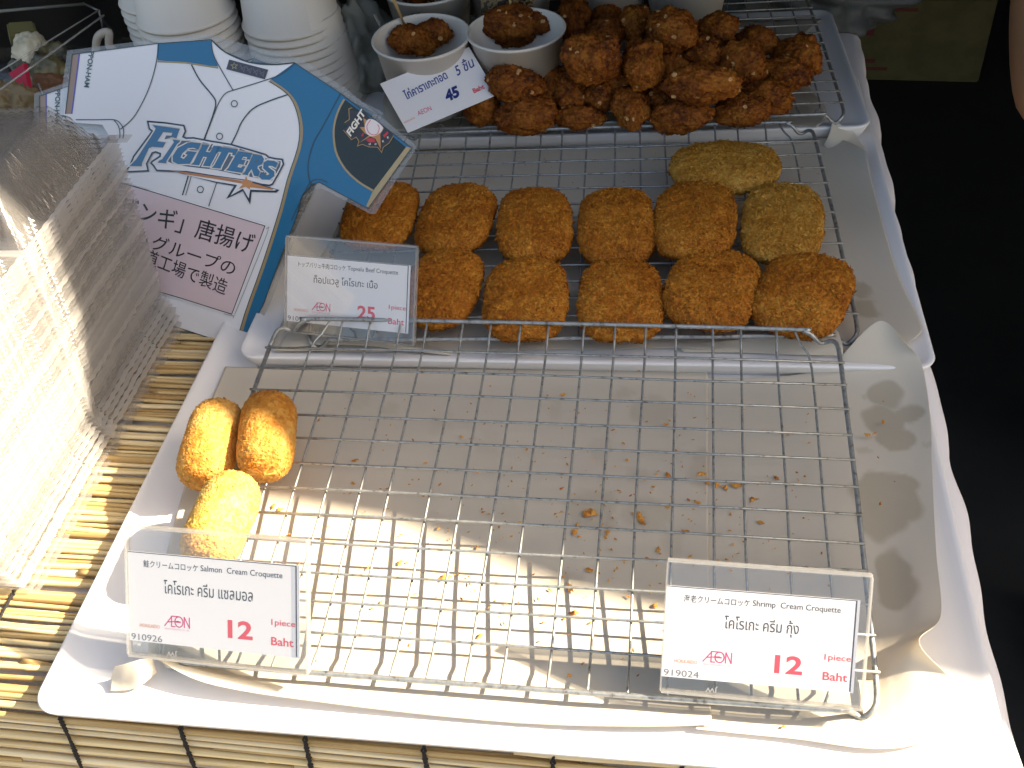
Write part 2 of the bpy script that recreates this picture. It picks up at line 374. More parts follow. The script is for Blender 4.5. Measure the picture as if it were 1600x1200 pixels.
# ------------------------------------------------------------------ trays
def tray(name, cx, cy, wd, dp, yaw, zf, zb, label):
    def loop(ins, z, r):
        o = []; a = wd / 2 - ins; b = dp / 2 - ins; r = max(r - ins, .003)
        for (sx, sy, a0) in ((1, 1, 0), (-1, 1, 90), (-1, -1, 180), (1, -1, 270)):
            for k in range(9):
                t = R_(a0 + 90 * k / 8); o.append((sx * (a - r) + r * math.cos(t), sy * (b - r) + r * math.sin(t), z))
        return o
    V, F = [], []
    lv = [(.010, -.0145), (.006, -.013), (.0025, -.006), (.0004, -.0012), (.0, .0000), (.0006, .0007), (.0020, .0010), (.0045, .0006), (.008, -.0006), (.014, -.0012), (.05, -.0014)]
    for ins, z in lv: V += loop(ins, z, .015)
    n = 36
    for i in range(len(lv) - 1):
        for k in range(n): F.append([i*n+k, i*n+(k+1)%n, (i+1)*n+(k+1)%n, (i+1)*n+k])
    F.append([(len(lv)-1)*n + k for k in range(n)]); F.append([k for k in range(n)][::-1])
    me = mesh(name, V, F, white_plastic, True)
    o = ob(name, me); tilt = math.atan2(zb - zf, dp)
    o.matrix_world = Matrix.Translation((cx, cy, (zf + zb) / 2)) @ Matrix.Rotation(yaw, 4, 'Z') @ Matrix.Rotation(tilt, 4, 'X')
    return prop(o, label, 'tray', 'white plastic serving trays')
# front tray: front edge y=-.268; corners measured
tray('serving_tray', -.003, -.064, .521, .415, R_(.6), .0, .0, 'front white tray, lit by the sun, holding the nearly empty rack')
tray('serving_tray', .010, .236, .497, .440, R_(1.4), .012, .004, 'middle white tray under the rack of brown oval croquettes')
tray('serving_tray', .005, .445, .480, .262, R_(3.2), .021, .012, 'back white tray under the heap of fried chicken')

# ------------------------------------------------------------------ paper liners
STAINS = []
def blot(x, y, rx, ry, a=0, st=1.0, z=.003): p = P(x, y, z); STAINS.append((p[0], p[1], rx, ry, R_(a), st))
def liner(name, rows, sub, label, stains, group='greaseproof paper liners'):
    nr, nc = len(rows), len(rows[0])
    G = [[np.array(P(*p)) if len(p) == 3 else np.array(p[:3]) for p in r] for r in rows]
    # interpolate columns then rows
    A = [catmull(r, sub) for r in G]; m = len(A[0]); B = [catmull([A[i][j] for i in range(nr)], sub) for j in range(m)]
    V = []; L = len(B[0])
    for j in range(m):
        for i in range(L): V.append(B[j][i])
    V = np.array(V)
    V[:, 2] += .0006 * vn(np.c_[V[:, 0] * 30, V[:, 1] * 30, V[:, 2] * 0 + nr], 5) + .0004
    F = [[j*L+i, (j+1)*L+i, (j+1)*L+i+1, j*L+i+1] for j in range(m - 1) for i in range(L - 1)]
    me = mesh(name, V, F, paper_m, True)
    wp = np.c_[V[:, :2] + .004 * np.c_[vn(V * 90, 3), vn(V * 90, 8)]]
    st = np.zeros(len(V))
    for (x, y, rx, ry, a, s_) in stains:
        dx, dy = wp[:, 0] - x, wp[:, 1] - y; u = dx * math.cos(a) + dy * math.sin(a); v = -dx * math.sin(a) + dy * math.cos(a)
        d = np.sqrt((u / rx) ** 2 + (v / ry) ** 2); st = np.maximum(st, s_ * np.clip((1.10 - d) / .22, 0, 1))
    st += .07 * np.clip(fbm(V * 25, 4), 0, 1)
    at = me.attributes.new('stain', 'FLOAT', 'POINT'); at.data.foreach_set('value', st.astype(np.float32))
    o = ob(name, me); md = o.modifiers.new('t', 'SOLIDIFY'); md.thickness = .00018; md.offset = 0
    prop(o, label, 'paper sheet', group); return o
for a in [(1384, 618, .0125, .011), (1380, 655, .0125, .013), (1415, 648, .011, .008), (1403, 686, .0125, .0095), (1350, 620, .003, .003, 0, .5), (1350, 700, .005, .004, 0, .5),
          (1385, 780, .022, .017, -20), (1375, 810, .0165, .016), (1395, 755, .017, .008, -10), (1398, 890, .010, .016), (1400, 920, .011, .016), (1395, 938, .008, .010), (1448, 703, .004, .003, 0, .4)]:
    blot(*a)
stR = list(STAINS); STAINS.clear()
for a in [(1020, 640, .013, .015, 0, .45), (1100, 735, .013, .018, 0, .45), (925, 795, .018, .016, 0, .5), (1010, 800, .014, .014, 0, .45), (885, 912, .012, .012, 0, .45), (610, 640, .008, .007, 0, .35),
          (990, 740, .008, .008, 0, .35), (560, 620, .01, .01, 0, .25), (690, 660, .008, .01, 0, .25), (940, 700, .007, .01, 0, .3), (760, 690, .01, .01, 0, .2), (1050, 850, .009, .009, 0, .35), (870, 640, .006, .007, 0, .3), (800, 800, .009, .009, 0, .25), (975, 615, .006, .006, 0, .35)]:
    blot(*a)
stL = list(STAINS); STAINS.clear()
z1 = .0012
liner('paper_liner', [
    [(352, 573, z1), (480, 575, z1), (640, 576, z1), (860, 577, z1), (1000, 578, z1), (1106, 579, z1)],
    [(318, 660, z1), (450, 668, z1), (620, 675, z1), (850, 690, z1), (990, 698, z1), (1106, 704, z1 + .0006)],
    [(280, 790, z1), (420, 805, z1), (600, 820, z1), (840, 845, z1), (985, 858, z1), (1107, 868, z1 + .0006)],
    [(245, 930, z1), (395, 955, z1), (590, 980, z1), (830, 1000, z1), (980, 1014, z1), (1108, 1022, z1 + .0006)],
    [(232, 1012, .004), (380, 1046, .003), (560, 1066, .0035), (820, 1088, .0035), (980, 1094, .003), (1110, 1094, .003)],
    [(236, 1020, .013), (345, 1060, .010), (520, 1092, .0055), (790, 1122, .0028), (980, 1130, .0045), (1112, 1128, .005)],
    [(252, 1034, .016), (330, 1070, .010), (515, 1100, .0045), (790, 1129, .0016), (980, 1136, .0028), (1112, 1133, .0036)]],
    20, 'greaseproof sheet under the front rack, its curled front edge in the sun', stL)
liner('paper_liner', [
    [(1084, 590, z1), (1200, 590, z1), (1300, 575, .007), (1322, 548, .017), (1375, 502, .032), (1418, 541, .026)],
    [(1084, 612, z1), (1200, 612, z1), (1300, 606, .003), (1350, 594, .006), (1400, 575, .012), (1440, 570, .017)],
    [(1085, 660, z1), (1210, 664, z1), (1310, 662, z1), (1370, 655, z1), (1420, 650, .004), (1453, 645, .009)],
    [(1085, 760, z1), (1215, 768, z1), (1320, 772, z1), (1380, 770, z1), (1425, 765, .003), (1457, 742, .006)],
    [(1085, 860, z1), (1220, 870, z1), (1330, 876, z1), (1390, 872, .002), (1435, 865, .006), (1463, 862, .009)],
    [(1086, 960, z1), (1225, 972, z1), (1335, 976, .002), (1400, 970, .006), (1440, 965, .012), (1470, 962, .015)],
    [(1086, 1020, z1), (1230, 1036, z1), (1345, 1040, .003), (1390, 1030, .009), (1420, 1015, .018), (1436, 1004, .028)],
    [(1086, 1075, z1), (1235, 1096, z1), (1345, 1110, .002), (1395, 1090, .006), (1440, 1058, .012), (1484, 1060, .012)],
    [(1086, 1120, z1), (1235, 1138, z1), (1345, 1150, .002), (1400, 1140, .004), (1460, 1120, .006), (1508, 1098, .008)],
    [(1086, 1140, .002), (1235, 1154, .0025), (1345, 1169, .003), (1410, 1168, .0035), (1470, 1152, .004), (1522, 1127, .004)]],
    24, 'greaseproof sheet with grey oil stains, folded up at the right tray edge', stR)
# curled scrap of paper at the left front corner of the rack
liner('paper_liner', [
    [(178, 1042, .012), (200, 1036, .016), (222, 1030, .017), (240, 1028, .013)],
    [(174, 1060, .005), (195, 1062, .008), (220, 1055, .012), (242, 1042, .010)],
    [(172, 1080, .0012), (200, 1078, .002), (222, 1070, .004), (246, 1050, .005)]], 8,
    'small curled scrap of white paper at the left front tray corner', [])
for a in [(1345, 448, .010, .010), (1350, 480, .010, .012), (1290, 530, .012, .006), (750, 268, .012, .012, 0, .3), (1000, 300, .012, .012, 0, .2)]: blot(*a, z=.012)
stM = list(STAINS); STAINS.clear()
def t2(x, y, dz=0.0):     # point on the middle tray's surface
    z = .010
    for _ in range(3):
        p = P(x, y, z); z = .012 + (p[1] - .016) / .44 * -.008 - .0005
    return (x, y, z + dz)
liner('paper_liner', [
    [t2(650, 236, .0), t2(800, 232), t2(950, 230), t2(1100, 228), t2(1230, 225, .001), t2(1300, 215, .006), t2(1352, 236, .012)],
    [t2(560, 290, .003), t2(760, 290), t2(940, 290), t2(1110, 290), t2(1240, 290), t2(1310, 290), t2(1364, 290, .003)],
    [t2(520, 370, .003), t2(730, 370), t2(920, 370), t2(1110, 370), t2(1250, 370), t2(1330, 370), t2(1385, 370, .002)],
    [t2(470, 450, .003), t2(700, 450), t2(910, 450), t2(1110, 450), t2(1260, 450), t2(1345, 450), t2(1408, 440, .002)],
    [t2(440, 505, .004), t2(690, 512), t2(900, 510), t2(1110, 508), t2(1265, 505), t2(1360, 495, .001), t2(1436, 500, .004)],
    [t2(425, 540, .003), t2(690, 540, .002), t2(900, 536, .002), t2(1110, 534, .002), t2(1265, 532, .002), t2(1350, 535, .003), t2(1438, 522, .005)],
    [t2(432, 549, .003), t2(690, 549, .002), t2(900, 546, .002), t2(1110, 544, .002), t2(1265, 545, .002), t2(1345, 552, .002), t2(1400, 548, .003)]],
    12, 'greaseproof sheet on the middle tray under the beef croquettes', stM)
liner('paper_liner', [
    [t2(478, 498, .004), t2(520, 494, .006), t2(570, 500, .006), t2(640, 530, .004), t2(700, 548, .003)],
    [t2(450, 522, .004), t2(500, 512, .010), t2(560, 514, .010), t2(640, 541, .006), t2(702, 552, .003)],
    [t2(432, 545, .003), t2(500, 540, .005), t2(570, 541, .004), t2(640, 549, .003), t2(705, 555, .002)]], 9,
    'cream paper fold rising behind the front rack, left on the middle tray', [])
liner('paper_liner', [
    [t2(1062, 536, .002), t2(1150, 532, .004), t2(1240, 518, .010), t2(1292, 510, .016), t2(1310, 518, .016)],
    [t2(1064, 545, .002), t2(1150, 545, .002), t2(1240, 545, .004), t2(1300, 540, .010), t2(1316, 538, .012)],
    [t2(1066, 550, .001), t2(1150, 552, .001), t2(1240, 554, .002), t2(1300, 555, .003), t2(1318, 556, .003)]], 9,
    'rolled end of paper beside the right back corner of the front rack', [])
liner('paper_liner', [
    [t2(1286, 228, .004), t2(1296, 208, .014), t2(1300, 186, .022)],
    [t2(1296, 236, .003), t2(1318, 224, .006), t2(1332, 208, .010)],
    [t2(1300, 244, .0015), t2(1330, 238, .003), t2(1354, 234, .004)]], 8,
    'paper corner standing up between the middle and back trays', [])
def t3(x, y, dz=0.0):
    z = .016
    for _ in range(3):
        p = P(x, y, z); z = .021 + (p[1] - .315) / .262 * -.009 - .0006
    return (x, y, z + dz)
for a in [(1250, 175, .012, .012, 0, .8), (1265, 150, .010, .014, 0, .5)]: blot(*a, z=.02)
liner('paper_liner', [
    [t3(690, 25, .001), t3(900, 25, .001), t3(1100, 30, .001), t3(1200, 32, .001), t3(1285, 30, .004)],
    [t3(640, 90, .001), t3(880, 90, .001), t3(1100, 90, .001), t3(1180, 90, .001), t3(1235, 90, .004)],
    [t3(600, 150, .001), t3(860, 150, .001), t3(1100, 150, .001), t3(1200, 150, .001), t3(1290, 170, .002)],
    [t3(610, 205, .001), t3(860, 198, .001), t3(1100, 195, .001), t3(1200, 193, .001), t3(1275, 200, .003)]],
    10, 'greaseproof sheet on the back tray under the fried chicken', STAINS[:]); STAINS.clear()

# ------------------------------------------------------------------ racks
XS = [-.198, -.1675, -.1468, -.1276, -.1044, -.0841, -.0600, -.0385, -.0186, .0018, .0262, .0477, .0688, .0905, .1129, .1330, .1562, .1775, .198]
def rack(mw, label, jit):
    rd = random.Random(jit); root = empty('cooling_rack', mw=mw); prop(root, label, 'wire rack', 'galvanised wire cooling racks')
    L = .2169; WX = .198; yb, yf = L + .024, -.022
    def end(yc, sg):   # end loop: frame -> foot dip -> raised bar
        return [(-WX + .001, yc - sg * .020, .0), (-WX + .002, yc - sg * .006, .0), (-WX + .005, yc - sg * .0005, -.002), (-WX + .009, yc + sg * .001, -.0055), (-WX + .013, yc + sg * .0, -.004), (-WX + .018, yc + sg * .001, .0015),
                (-WX + .024, yc + sg * .002, .0045), (-WX + .034, yc + sg * .003, .005)]
    e1 = end(yb, 1); e2 = [(-x, y, z) for x, y, z in e1[::-1]]
    f1 = end(yf, -1); f2 = [(-x, y, z) for x, y, z in f1[::-1]]
    path = catmull(e1 + [(0, yb + .0035, .0052)] + e2, 5) + [(WX, L * .5, 0)] + catmull(f1 + [(0, yf - .0035, .0052)] + f2, 5)[::-1]
    path = path + [path[0]]
    ob('outer_frame', tubemesh('outer_frame', path, .00155, steel, 10), root)
    for k in range(12):
        y = k * L / 11 + rd.uniform(-.0008, .0008); b1, b2 = rd.uniform(-.0008, .0008), rd.uniform(-.0006, .0006)
        ob('cross_wire', tubemesh('cross_wire', [(-WX - .001, y, .0022), (-.1, y + b1, .0022 + b2), (0, y + b1 + b2, .0022 - b2), (.1, y + b2, .0022), (WX + .001, y + rd.uniform(-.0008, .0008), .0022)],   .00088, steel, 6), root)
    for k in range(1, 18):
        x = XS[k] + rd.uniform(-.0012, .0012); dx = (.010 if k == 1 else -.010 if k == 17 else 0)
        pts = catmull([(x + dx, yf - .002, .0045), (x + dx * .6, yf + .008, .0028), (x, .004, 0), (x + rd.uniform(-.001, .001), L * .5, -.0004), (x, L - .004, 0), (x + dx * .6, yb - .010, .0028), (x + dx, yb + .002, .0045)], 3)
        ob('long_wire', tubemesh('long_wire', pts, .00084, steel, 6), root)
    return root
def rack_mat(x, y, z, zb, yaw):
    return Matrix.Translation((x, y, z)) @ Matrix.Rotation(yaw, 4, 'Z') @ Matrix.Rotation(math.atan2(zb - z, .2169), 4, 'X')
RK1 = rack_mat(.0005, -.2165, .0105, .0325, R_(.5)); RK2 = rack_mat(.0155, .054, .0215, .0315, R_(3.4)); RK3 = rack_mat(.030, .338, .030, .030, R_(4.2))
rack(RK1, 'front wire rack, empty but for three pale croquettes at its left edge', 1)
rack(RK2, 'middle wire rack carrying the twelve brown croquettes', 2)
rack(RK3, 'back wire rack under the chicken heap and paper cups', 3)
def on(RK, px, py, dz):
    # z of a rack plane point seen at the pixel, raised by dz
    o = np.array(RK.translation); nrm = np.array(RK.to_3x3().col[2]); d = ray(px, py)
    o = o + nrm * dz; t = ((o - CAM) @ nrm) / (d @ nrm); return CAM + d * t

# ------------------------------------------------------------------ croquettes
def flakes(V, F, base, nrm, count, size, rnd, curl=.5):
    idx = rnd.integers(0, len(base), count)
    for i in idx:
        p = base[i]; n_ = nrm[i]; a = rnd.normal(size=3); a -= n_ * (a @ n_); a /= np.linalg.norm(a) + 1e-9; b = np.cross(n_, a)
        s_ = size * rnd.uniform(.5, 1.5); w_ = s_ * rnd.uniform(.35, .7); t_ = rnd.uniform(-.1, .8); o = len(V)
        lift = n_ * s_ * t_
        V += [p - a * s_ - n_ * s_ * .1, p - b * w_ + lift * .3 + n_ * s_ * .25, p + a * s_ + lift, p + b * w_ + lift * .4 + n_ * s_ * .15, p + n_ * s_ * rnd.uniform(.3, .6)]
        F += [[o, o+1, o+4], [o+1, o+2, o+4], [o+2, o+3, o+4], [o+3, o, o+4]]
def crumb_body(name, sx, sy, sz, ex, exz, seed, mat, n=46, amp=1.0, nfl=420, fsz=.0011, prism=False):
    U, Fq = csphere(n); rnd = np.random.default_rng(seed)
    # superellipsoid
    a = np.abs(U[:, 0]) ** ex + np.abs(U[:, 1]) ** ex; rr = (a ** (exz / ex) + np.abs(U[:, 2]) ** exz) ** (-1 / exz)
    B = U * rr[:, None] * np.array([sx, sy, sz]) / 1
    N = np.c_[U[:, 0] / sx, U[:, 1] / sy, U[:, 2] / sz]; N /= np.linalg.norm(N, axis=1)[:, None]
    d = .0007 * amp * fbm(B * 55, seed, 2) + .0005 * amp * vn(B * 230, seed + 5) + .0008 * amp * (.3 - np.abs(vn(B * 420, seed + 9))) + .0007 * amp * vn(B * 900, seed + 13)
    B = B + N * d[:, None]
    B[:, 2] = np.maximum(B[:, 2], -sz * .93)
    V = list(B); F = [list(f) for f in Fq]
    top = B[:, 2] > -sz * .7
    if nfl > 3300 and fsz > .001: flakes(V, F, B[top], N[top], 260, fsz * 1.6, rnd)
    flakes(V, F, B[top], N[top], nfl, fsz, rnd)
    me = mesh(name, V, F, mat, True); me.polygons.foreach_set('use_smooth', [len(p.vertices) == 4 for p in me.polygons])
    return me
def pxcm(p): return FPX / ((np.array(p) - CAM) @ FX)    # pixels per metre
BEEF = [  # px, py, width px, height px, yaw, label, material, lift
    (594, 336, 116, 100, 0, 'brown croquette at the left end of the back row, under the jersey poster sleeve', beef_m, 0),
    (712, 342, 118, 98, -6, 'craggy croquette second in the back row, right of the one under the poster', beef_m, 0),
    (835, 352, 118, 110, 4, 'smooth brown croquette third from left in the back row', beef_m, 0),
    (963, 354, 122, 114, 2, 'brown croquette fourth from left in the back row, behind the middle of the front row', beef_m, 0),
    (1086, 344, 126, 120, -5, 'large brown croquette in the back row touching the lengthwise pale one', beef_m, .002),
    (1222, 348, 126, 120, -8, 'paler golden croquette at the right end of the back row', pale_m, 0),
    (1133, 262, 172, 76, -2, 'lengthwise golden croquette lying alone behind the back row', pale_m, 0),
    (692, 450, 118, 112, -8, 'front row croquette half hidden behind the beef croquette price sign', beef_m, 0),
    (822, 466, 132, 124, 2, 'round croquette in the front row, first one right of the price sign pair', beef_m, 0),
    (970, 468, 132, 122, 0, 'front row croquette in the middle of the middle rack, behind the front rack bar', beef_m, 0),
    (1113, 452, 142, 124, -14, 'front row croquette second from the right, tilted rightwards', beef_m, .001),
    (1254, 460, 144, 124, -22, 'biggest front row croquette at the right front corner of the middle rack', beef_m, .001)]
for i, (x, y, wpx, hpx, yaw, lab, mt, lift) in enumerate(BEEF):
    hz = .0094; c = on(RK2, x, y, .0033 + hz * .93 + lift); k = pxcm(c); sx = wpx / k / 2; vd = (c - CAM) / np.linalg.norm(c - CAM); sn = -vd[2]; cs = math.sqrt(1 - sn * sn)
    h2 = hpx / k / 2; sy = math.sqrt(max((h2 ** 2 - (hz * cs * .85) ** 2), 1e-6)) / sn * .98
    me = crumb_body('croquette', sx * .985, sy * .975, hz, 3.0 if i != 6 else 2.3, 2.6, 20 + i * 7, mt, amp=1.25, nfl=3400, fsz=.0012)
    o = ob('croquette', me); o.location = c; o.rotation_euler = (random.uniform(-.04, .04) + .045, random.uniform(-.04, .04), R_(yaw) + R_(3))
    prop(o, lab, 'croquette', 'brown beef croquettes on the middle rack')
def cyl_croq(pa, pb, za, zb, r, seed, mt, label):
    A = P(*pa, za); B = P(*pb, zb); c = (A + B) / 2; ax = B - A; L = np.linalg.norm(ax); ax /= L
    me = crumb_body('croquette', L / 2 + r * .55, r, r, 2, 2, seed, mt, n=50, amp=.38, nfl=3200, fsz=.0006)
    # reshape to capsule: push towards a blunt cylinder
    co = np.zeros(len(me.vertices) * 3); me.vertices.foreach_get('co', co); co = co.reshape(-1, 3); H = L / 2 + r * .55
    u = np.clip(co[:, 0] / H, -1, 1); base = np.sqrt(np.clip(1 - u * u, 1e-4, 1)); tgt = (np.clip(1 - np.abs(u) ** 4.2, 0, 1)) ** .38
    f = np.minimum(tgt / base, 3.0); co[:, 1] *= f; co[:, 2] *= f * .93; me.vertices.foreach_set('co', co.ravel()); me.update()
    o = ob('croquette', me); e = Vector(ax); q = e.to_track_quat('X', 'Z'); o.rotation_mode = 'QUATERNION'; o.rotation_quaternion = q; o.location = c
    prop(o, label, 'croquette', 'pale cylindrical cream croquettes')
cyl_croq((342, 652), (318, 738), .030, .026, .0185, 301, cream_m, 'left one of the pair of upright pale cylinder croquettes')
cyl_croq((421, 640), (414, 722), .034, .031, .0185, 302, cream_m, 'cylinder croquette farthest right, touching the rack wires, sunlit at its tip')
cyl_croq((365, 768), (326, 858), .036, .034, .0185, 303, gold_m, 'pale yellow cylinder croquette in full sun just behind the salmon price sign')

# ------------------------------------------------------------------ fried chicken
def chicken(px, py, wpx, hpx, z, yaw, label, grp='fried chicken pieces heaped on the back rack', seed=None):
    c = P(px, py, z); k = pxcm(c); seed = seed or int(px * 7 + py * 3)
    rnd = np.random.default_rng(seed); sx = wpx / k / 2; sy = hpx / k / 2 * 1.05; sz = min(sx, sy) * .92
    U, Fq = csphere(34)
    B = U.copy(); d = 1.04 + .20 * fbm(U * 1.3 + seed, seed, 2) + .11 * vn(U * 3.2 + seed, seed + 1)
    rid = 1 - np.abs(vn(U * 4.4 + seed, seed + 4)) * 2; d += -.075 * np.clip(rid, 0, 1) ** 3 + .05 * vn(U * 7, seed + 2) +   .060 * (.3 - np.abs(vn(U * 9, seed + 3))) + .04 * vn(U * 19, seed + 6) + .022 * vn(U * 40, seed + 8)
    B = B * d[:, None] * np.array([sx, sy, sz])
    V = list(B); F = [list(f) for f in Fq]; flakes(V, F, B, U, 900, .0013, rnd)
    me = mesh('fried_chicken', V, F, chick_m, True); o = ob('fried_chicken', me); o.location = c; o.rotation_euler = (R_(46) * .6 + rnd.uniform(-.2, .2), rnd.uniform(-.2, .2), R_(yaw))
    return prop(o, label, 'fried chicken', grp)
CH = [
    (900, 34, 50, 78, .075, 8, 'tall chicken piece leaning on the right side of the second cup'),
    (993, 34, 50, 58, .080, 0, 'round chicken piece at the top of the heap, left of the widest white cup'),
    (948, 24, 44, 36, .066, 10, 'small chicken piece at the back, half hidden between two taller ones'),
    (926, 90, 86, 80, .096, -12, 'largest round chicken piece, on top of the heap near the second cup'),
    (1003, 98, 64, 82, .088, 12, 'oblong upright chicken piece in the middle of the heap'),
    (1050, 48, 78, 62, .088, 4, 'broad chicken piece in front of the widest white cup'),
    (1117, 48, 72, 46, .076, -10, 'oblong chicken piece at the back right, against the widest cup'),
    (945, 52, 58, 40, .074, 0, 'dark chicken piece tucked behind the largest round one'),
    (1182, 66, 60, 42, .060, -10, 'small chicken piece at the far right back, beside bare rack wires'),
    (1248, 88, 78, 66, .052, -34, 'ridged chicken piece at the right end of the heap, over the tray edge'),
    (1108, 82, 62, 46, .070, 14, 'chicken piece in the dip behind the wide oval one'),
    (1160, 98, 76, 66, .064, -24, 'dark lumpy chicken piece right of the heap centre'),
    (1225, 114, 84, 48, .050, -18, 'long flat chicken piece below the ridged right end one'),
    (1096, 130, 106, 58, .080, -4, 'wide oval chicken piece lying in front at the heap centre'),
    (1200, 152, 82, 46, .054, -14, 'pointed chicken piece above the front right one'),
    (1163, 172, 80, 52, .048, -10, 'front row chicken piece at the right, by the bare wire corner'),
    (1066, 178, 90, 54, .048, 4, 'front row chicken piece with a white fleck, third from the right'),
    (986, 166, 60, 76, .052, 6, 'pear shaped front row chicken piece with a white fleck'),
    (938, 150, 50, 52, .056, 0, 'small chicken piece under the largest round one'),
    (888, 140, 56, 72, .058, 12, 'upright chicken piece left of the heap centre'),
    (906, 184, 80, 38, .044, 6, 'low front row chicken piece over the middle rack bar'),
    (1028, 152, 50, 46, .050, 0, 'chicken piece deep in the gap right of the pear shaped one'),
    (1052, 100, 50, 52, .058, 0, 'shadowed chicken piece deep in the hollow of the heap'),
    (968, 128, 46, 34, .066, 0, 'charred dark chicken piece below the oblong upright one'),
    (800, 130, 84, 54, .072, 2, 'craggy chicken piece touching the front of the second cup'),
    (752, 170, 52, 54, .048, 0, 'small round chicken piece at the left end, by the handwritten card'),
    (822, 180, 96, 54, .050, 2, 'broad front row chicken piece second from the left'),
    (857, 128, 46, 56, .060, 0, 'chicken piece wedged at the right foot of the second cup'),
    (850, 168, 50, 50, .044, 0, 'chicken piece behind the broad front row one'),
    (1130, 140, 50, 40, .046, 0, 'chicken piece under the dark lumpy one')]
for c in CH: chicken(*c)

# ------------------------------------------------------------------ paper cups
def cup_mesh(h=.070, rt=.0435, rb=.032):
    pr = [(.0, .004), (rb * .95, .004), (rb, .0), (rb + .0005, 0), (rt - .0012, h - .003), (rt + .0008, h - .0028), (rt + .0014, h - .0012), (rt + .0008, h), (rt - .0006, h), (rt - .0012, h - .002), (rb + .0002, .006), (0, .0058)]
    return lathe('cup', pr, cup_paper, 64)
CUP = cup_mesh()
cup_grp = 'open white paper cups on the back rack'
def cup(px, py, z_rim, label, group, tx=0, ty=0, h=.070):
    c = P(px, py, z_rim); o = ob('paper_cup', CUP); o.location = (c[0], c[1], z_rim - h); o.rotation_euler = (tx, ty, random.uniform(0, 3))
    return prop(o, label, 'paper cup', group), c
c1 = cup(657, 54, .103, 'paper cup of chicken standing behind the handwritten card', cup_grp, ty=-.03)[1]
c2 = cup(806, 44, .103, 'paper cup of chicken standing left of the chicken heap', cup_grp)[1]
c3 = cup(668, -24, .103, 'paper cup cut off by the top of the picture, behind the left cup', cup_grp)[1]
c4 = cup(795, -42, .103, 'paper cup behind the cup left of the chicken heap', cup_grp)[1]
c5 = cup(1074, -62, .103, 'wide paper cup standing behind the chicken heap at its centre', cup_grp)[1]
c6 = cup(945, -60, .103, 'paper cup barely showing behind the tall left chicken piece', cup_grp)[1]
gi = 'chicken pieces inside paper cups'
chicken(645, 62, 62, 44, .090, 10, 'chicken piece on the left in the cup behind the card', gi)
chicken(675, 52, 58, 40, .091, -20, 'chicken piece on the right in the cup behind the card', gi)
chicken(652, 48, 70, 46, .080, 30, 'chicken piece at the bottom of the cup behind the card', gi)
chicken(795, 38, 88, 52, .092, 0, 'big chicken piece in the cup left of the heap', gi)
chicken(842, 36, 40, 34, .090, 0, 'small chicken piece at the right in the cup left of the heap', gi)
chicken(800, 52, 80, 40, .080, 0, 'chicken piece deep in the cup left of the heap', gi)
chicken(655, -18, 70, 40, .095, 0, 'chicken piece in the cup cut off by the picture top', gi)
bamboo = M('bamboo', (.62, .44, .22), .5, bump=(200, .2, .0005))
def skewer(pa, za, pb, zb, label, r=.0016):
    A = P(*pa, za); B = P(*pb, zb); V, F = [], []; tube(V, F, [A, (A + B) / 2, B], r, 8, rad=[r * .5, r, r]); prop(ob('skewer', mesh('skewer', V, F, bamboo, True)), label, 'skewer', 'bamboo skewers in the cups')
skewer((636, 48), .088, (598, -40), .165, 'bamboo skewer in the cup behind the handwritten card')
skewer((799, 20), .100, (790, -60), .150, 'bamboo skewer in the cup left of the heap')
# thin clear fork handle and dark label in cups
V, F = [], []; box(V, F, P(601, 52, .094), (.0009, .004, .040), np.array(Matrix.Rotation(-.35, 3, 'Y')))
prop(ob('plastic_pick', mesh('plastic_pick', V, F, M('grey_plastic', (.25, .24, .24), .3))), 'thin grey pick at the left rim of the cup behind the card', 'pick')
V, F = [], []; box(V, F, P(793, 8, .100), (.050, .0012, .028), np.array(Matrix.Rotation(-.25, 3, 'X')))
sl = ob('sauce_sachet', mesh('sauce_sachet', V, F, M('sachet_dark', (.03, .02, .015), .25, noise=(120, [(.45, (.02, .012, .008)), (.55, (.25, .16, .07)), (.62, (.03, .02, .01))], 2))))
prop(sl, 'dark sachet tucked at the back of the cup left of the heap', 'sachet')

# stacked upside-down cups
NC = lathe('nested_cup', [(.0, .0855), (.034, .0855), (.0352, .088), (.0358, .086), (.0448, .004), (.0462, .0035), (.0472, .0015), (.0462, -.0005), (.0448, .0), (.0440, .003), (.0350, .083)], cup_paper, 64)
def cup_stack(cx, cy, ztop, n, lean, where):
    g = 'upside down cups in the ' + where
    for k in range(n):
        z = ztop - k * .0078; o = ob('paper_cup', NC)
        o.location = (cx + lean[0] * (ztop - z) + random.uniform(-.0006, .0006), cy + lean[1] * (ztop - z), z); o.rotation_euler = (random.uniform(-.012, .012), random.uniform(-.012, .012), k * 1.1)
        lab = ('topmost upside down paper cup of the ' + where) if k == 0 else ('nested upside down paper cup within the ' + where)
        prop(o, lab, 'paper cup', g)
        if k: o['group'] = g
q = D(456, 30, 1.0); cup_stack(q[0], q[1], q[2], 14, (.13, -.02), 'right cup stack behind the poster collar')
q = D(292, 22, 1.0); cup_stack(q[0], q[1], q[2], 14, (.04, -.02), 'left cup stack behind the poster shoulder')
q = D(262, -6, 1.03); cup_stack(q[0], q[1], q[2], 15, (.05, -.02), 'hindmost cup stack left of the others')

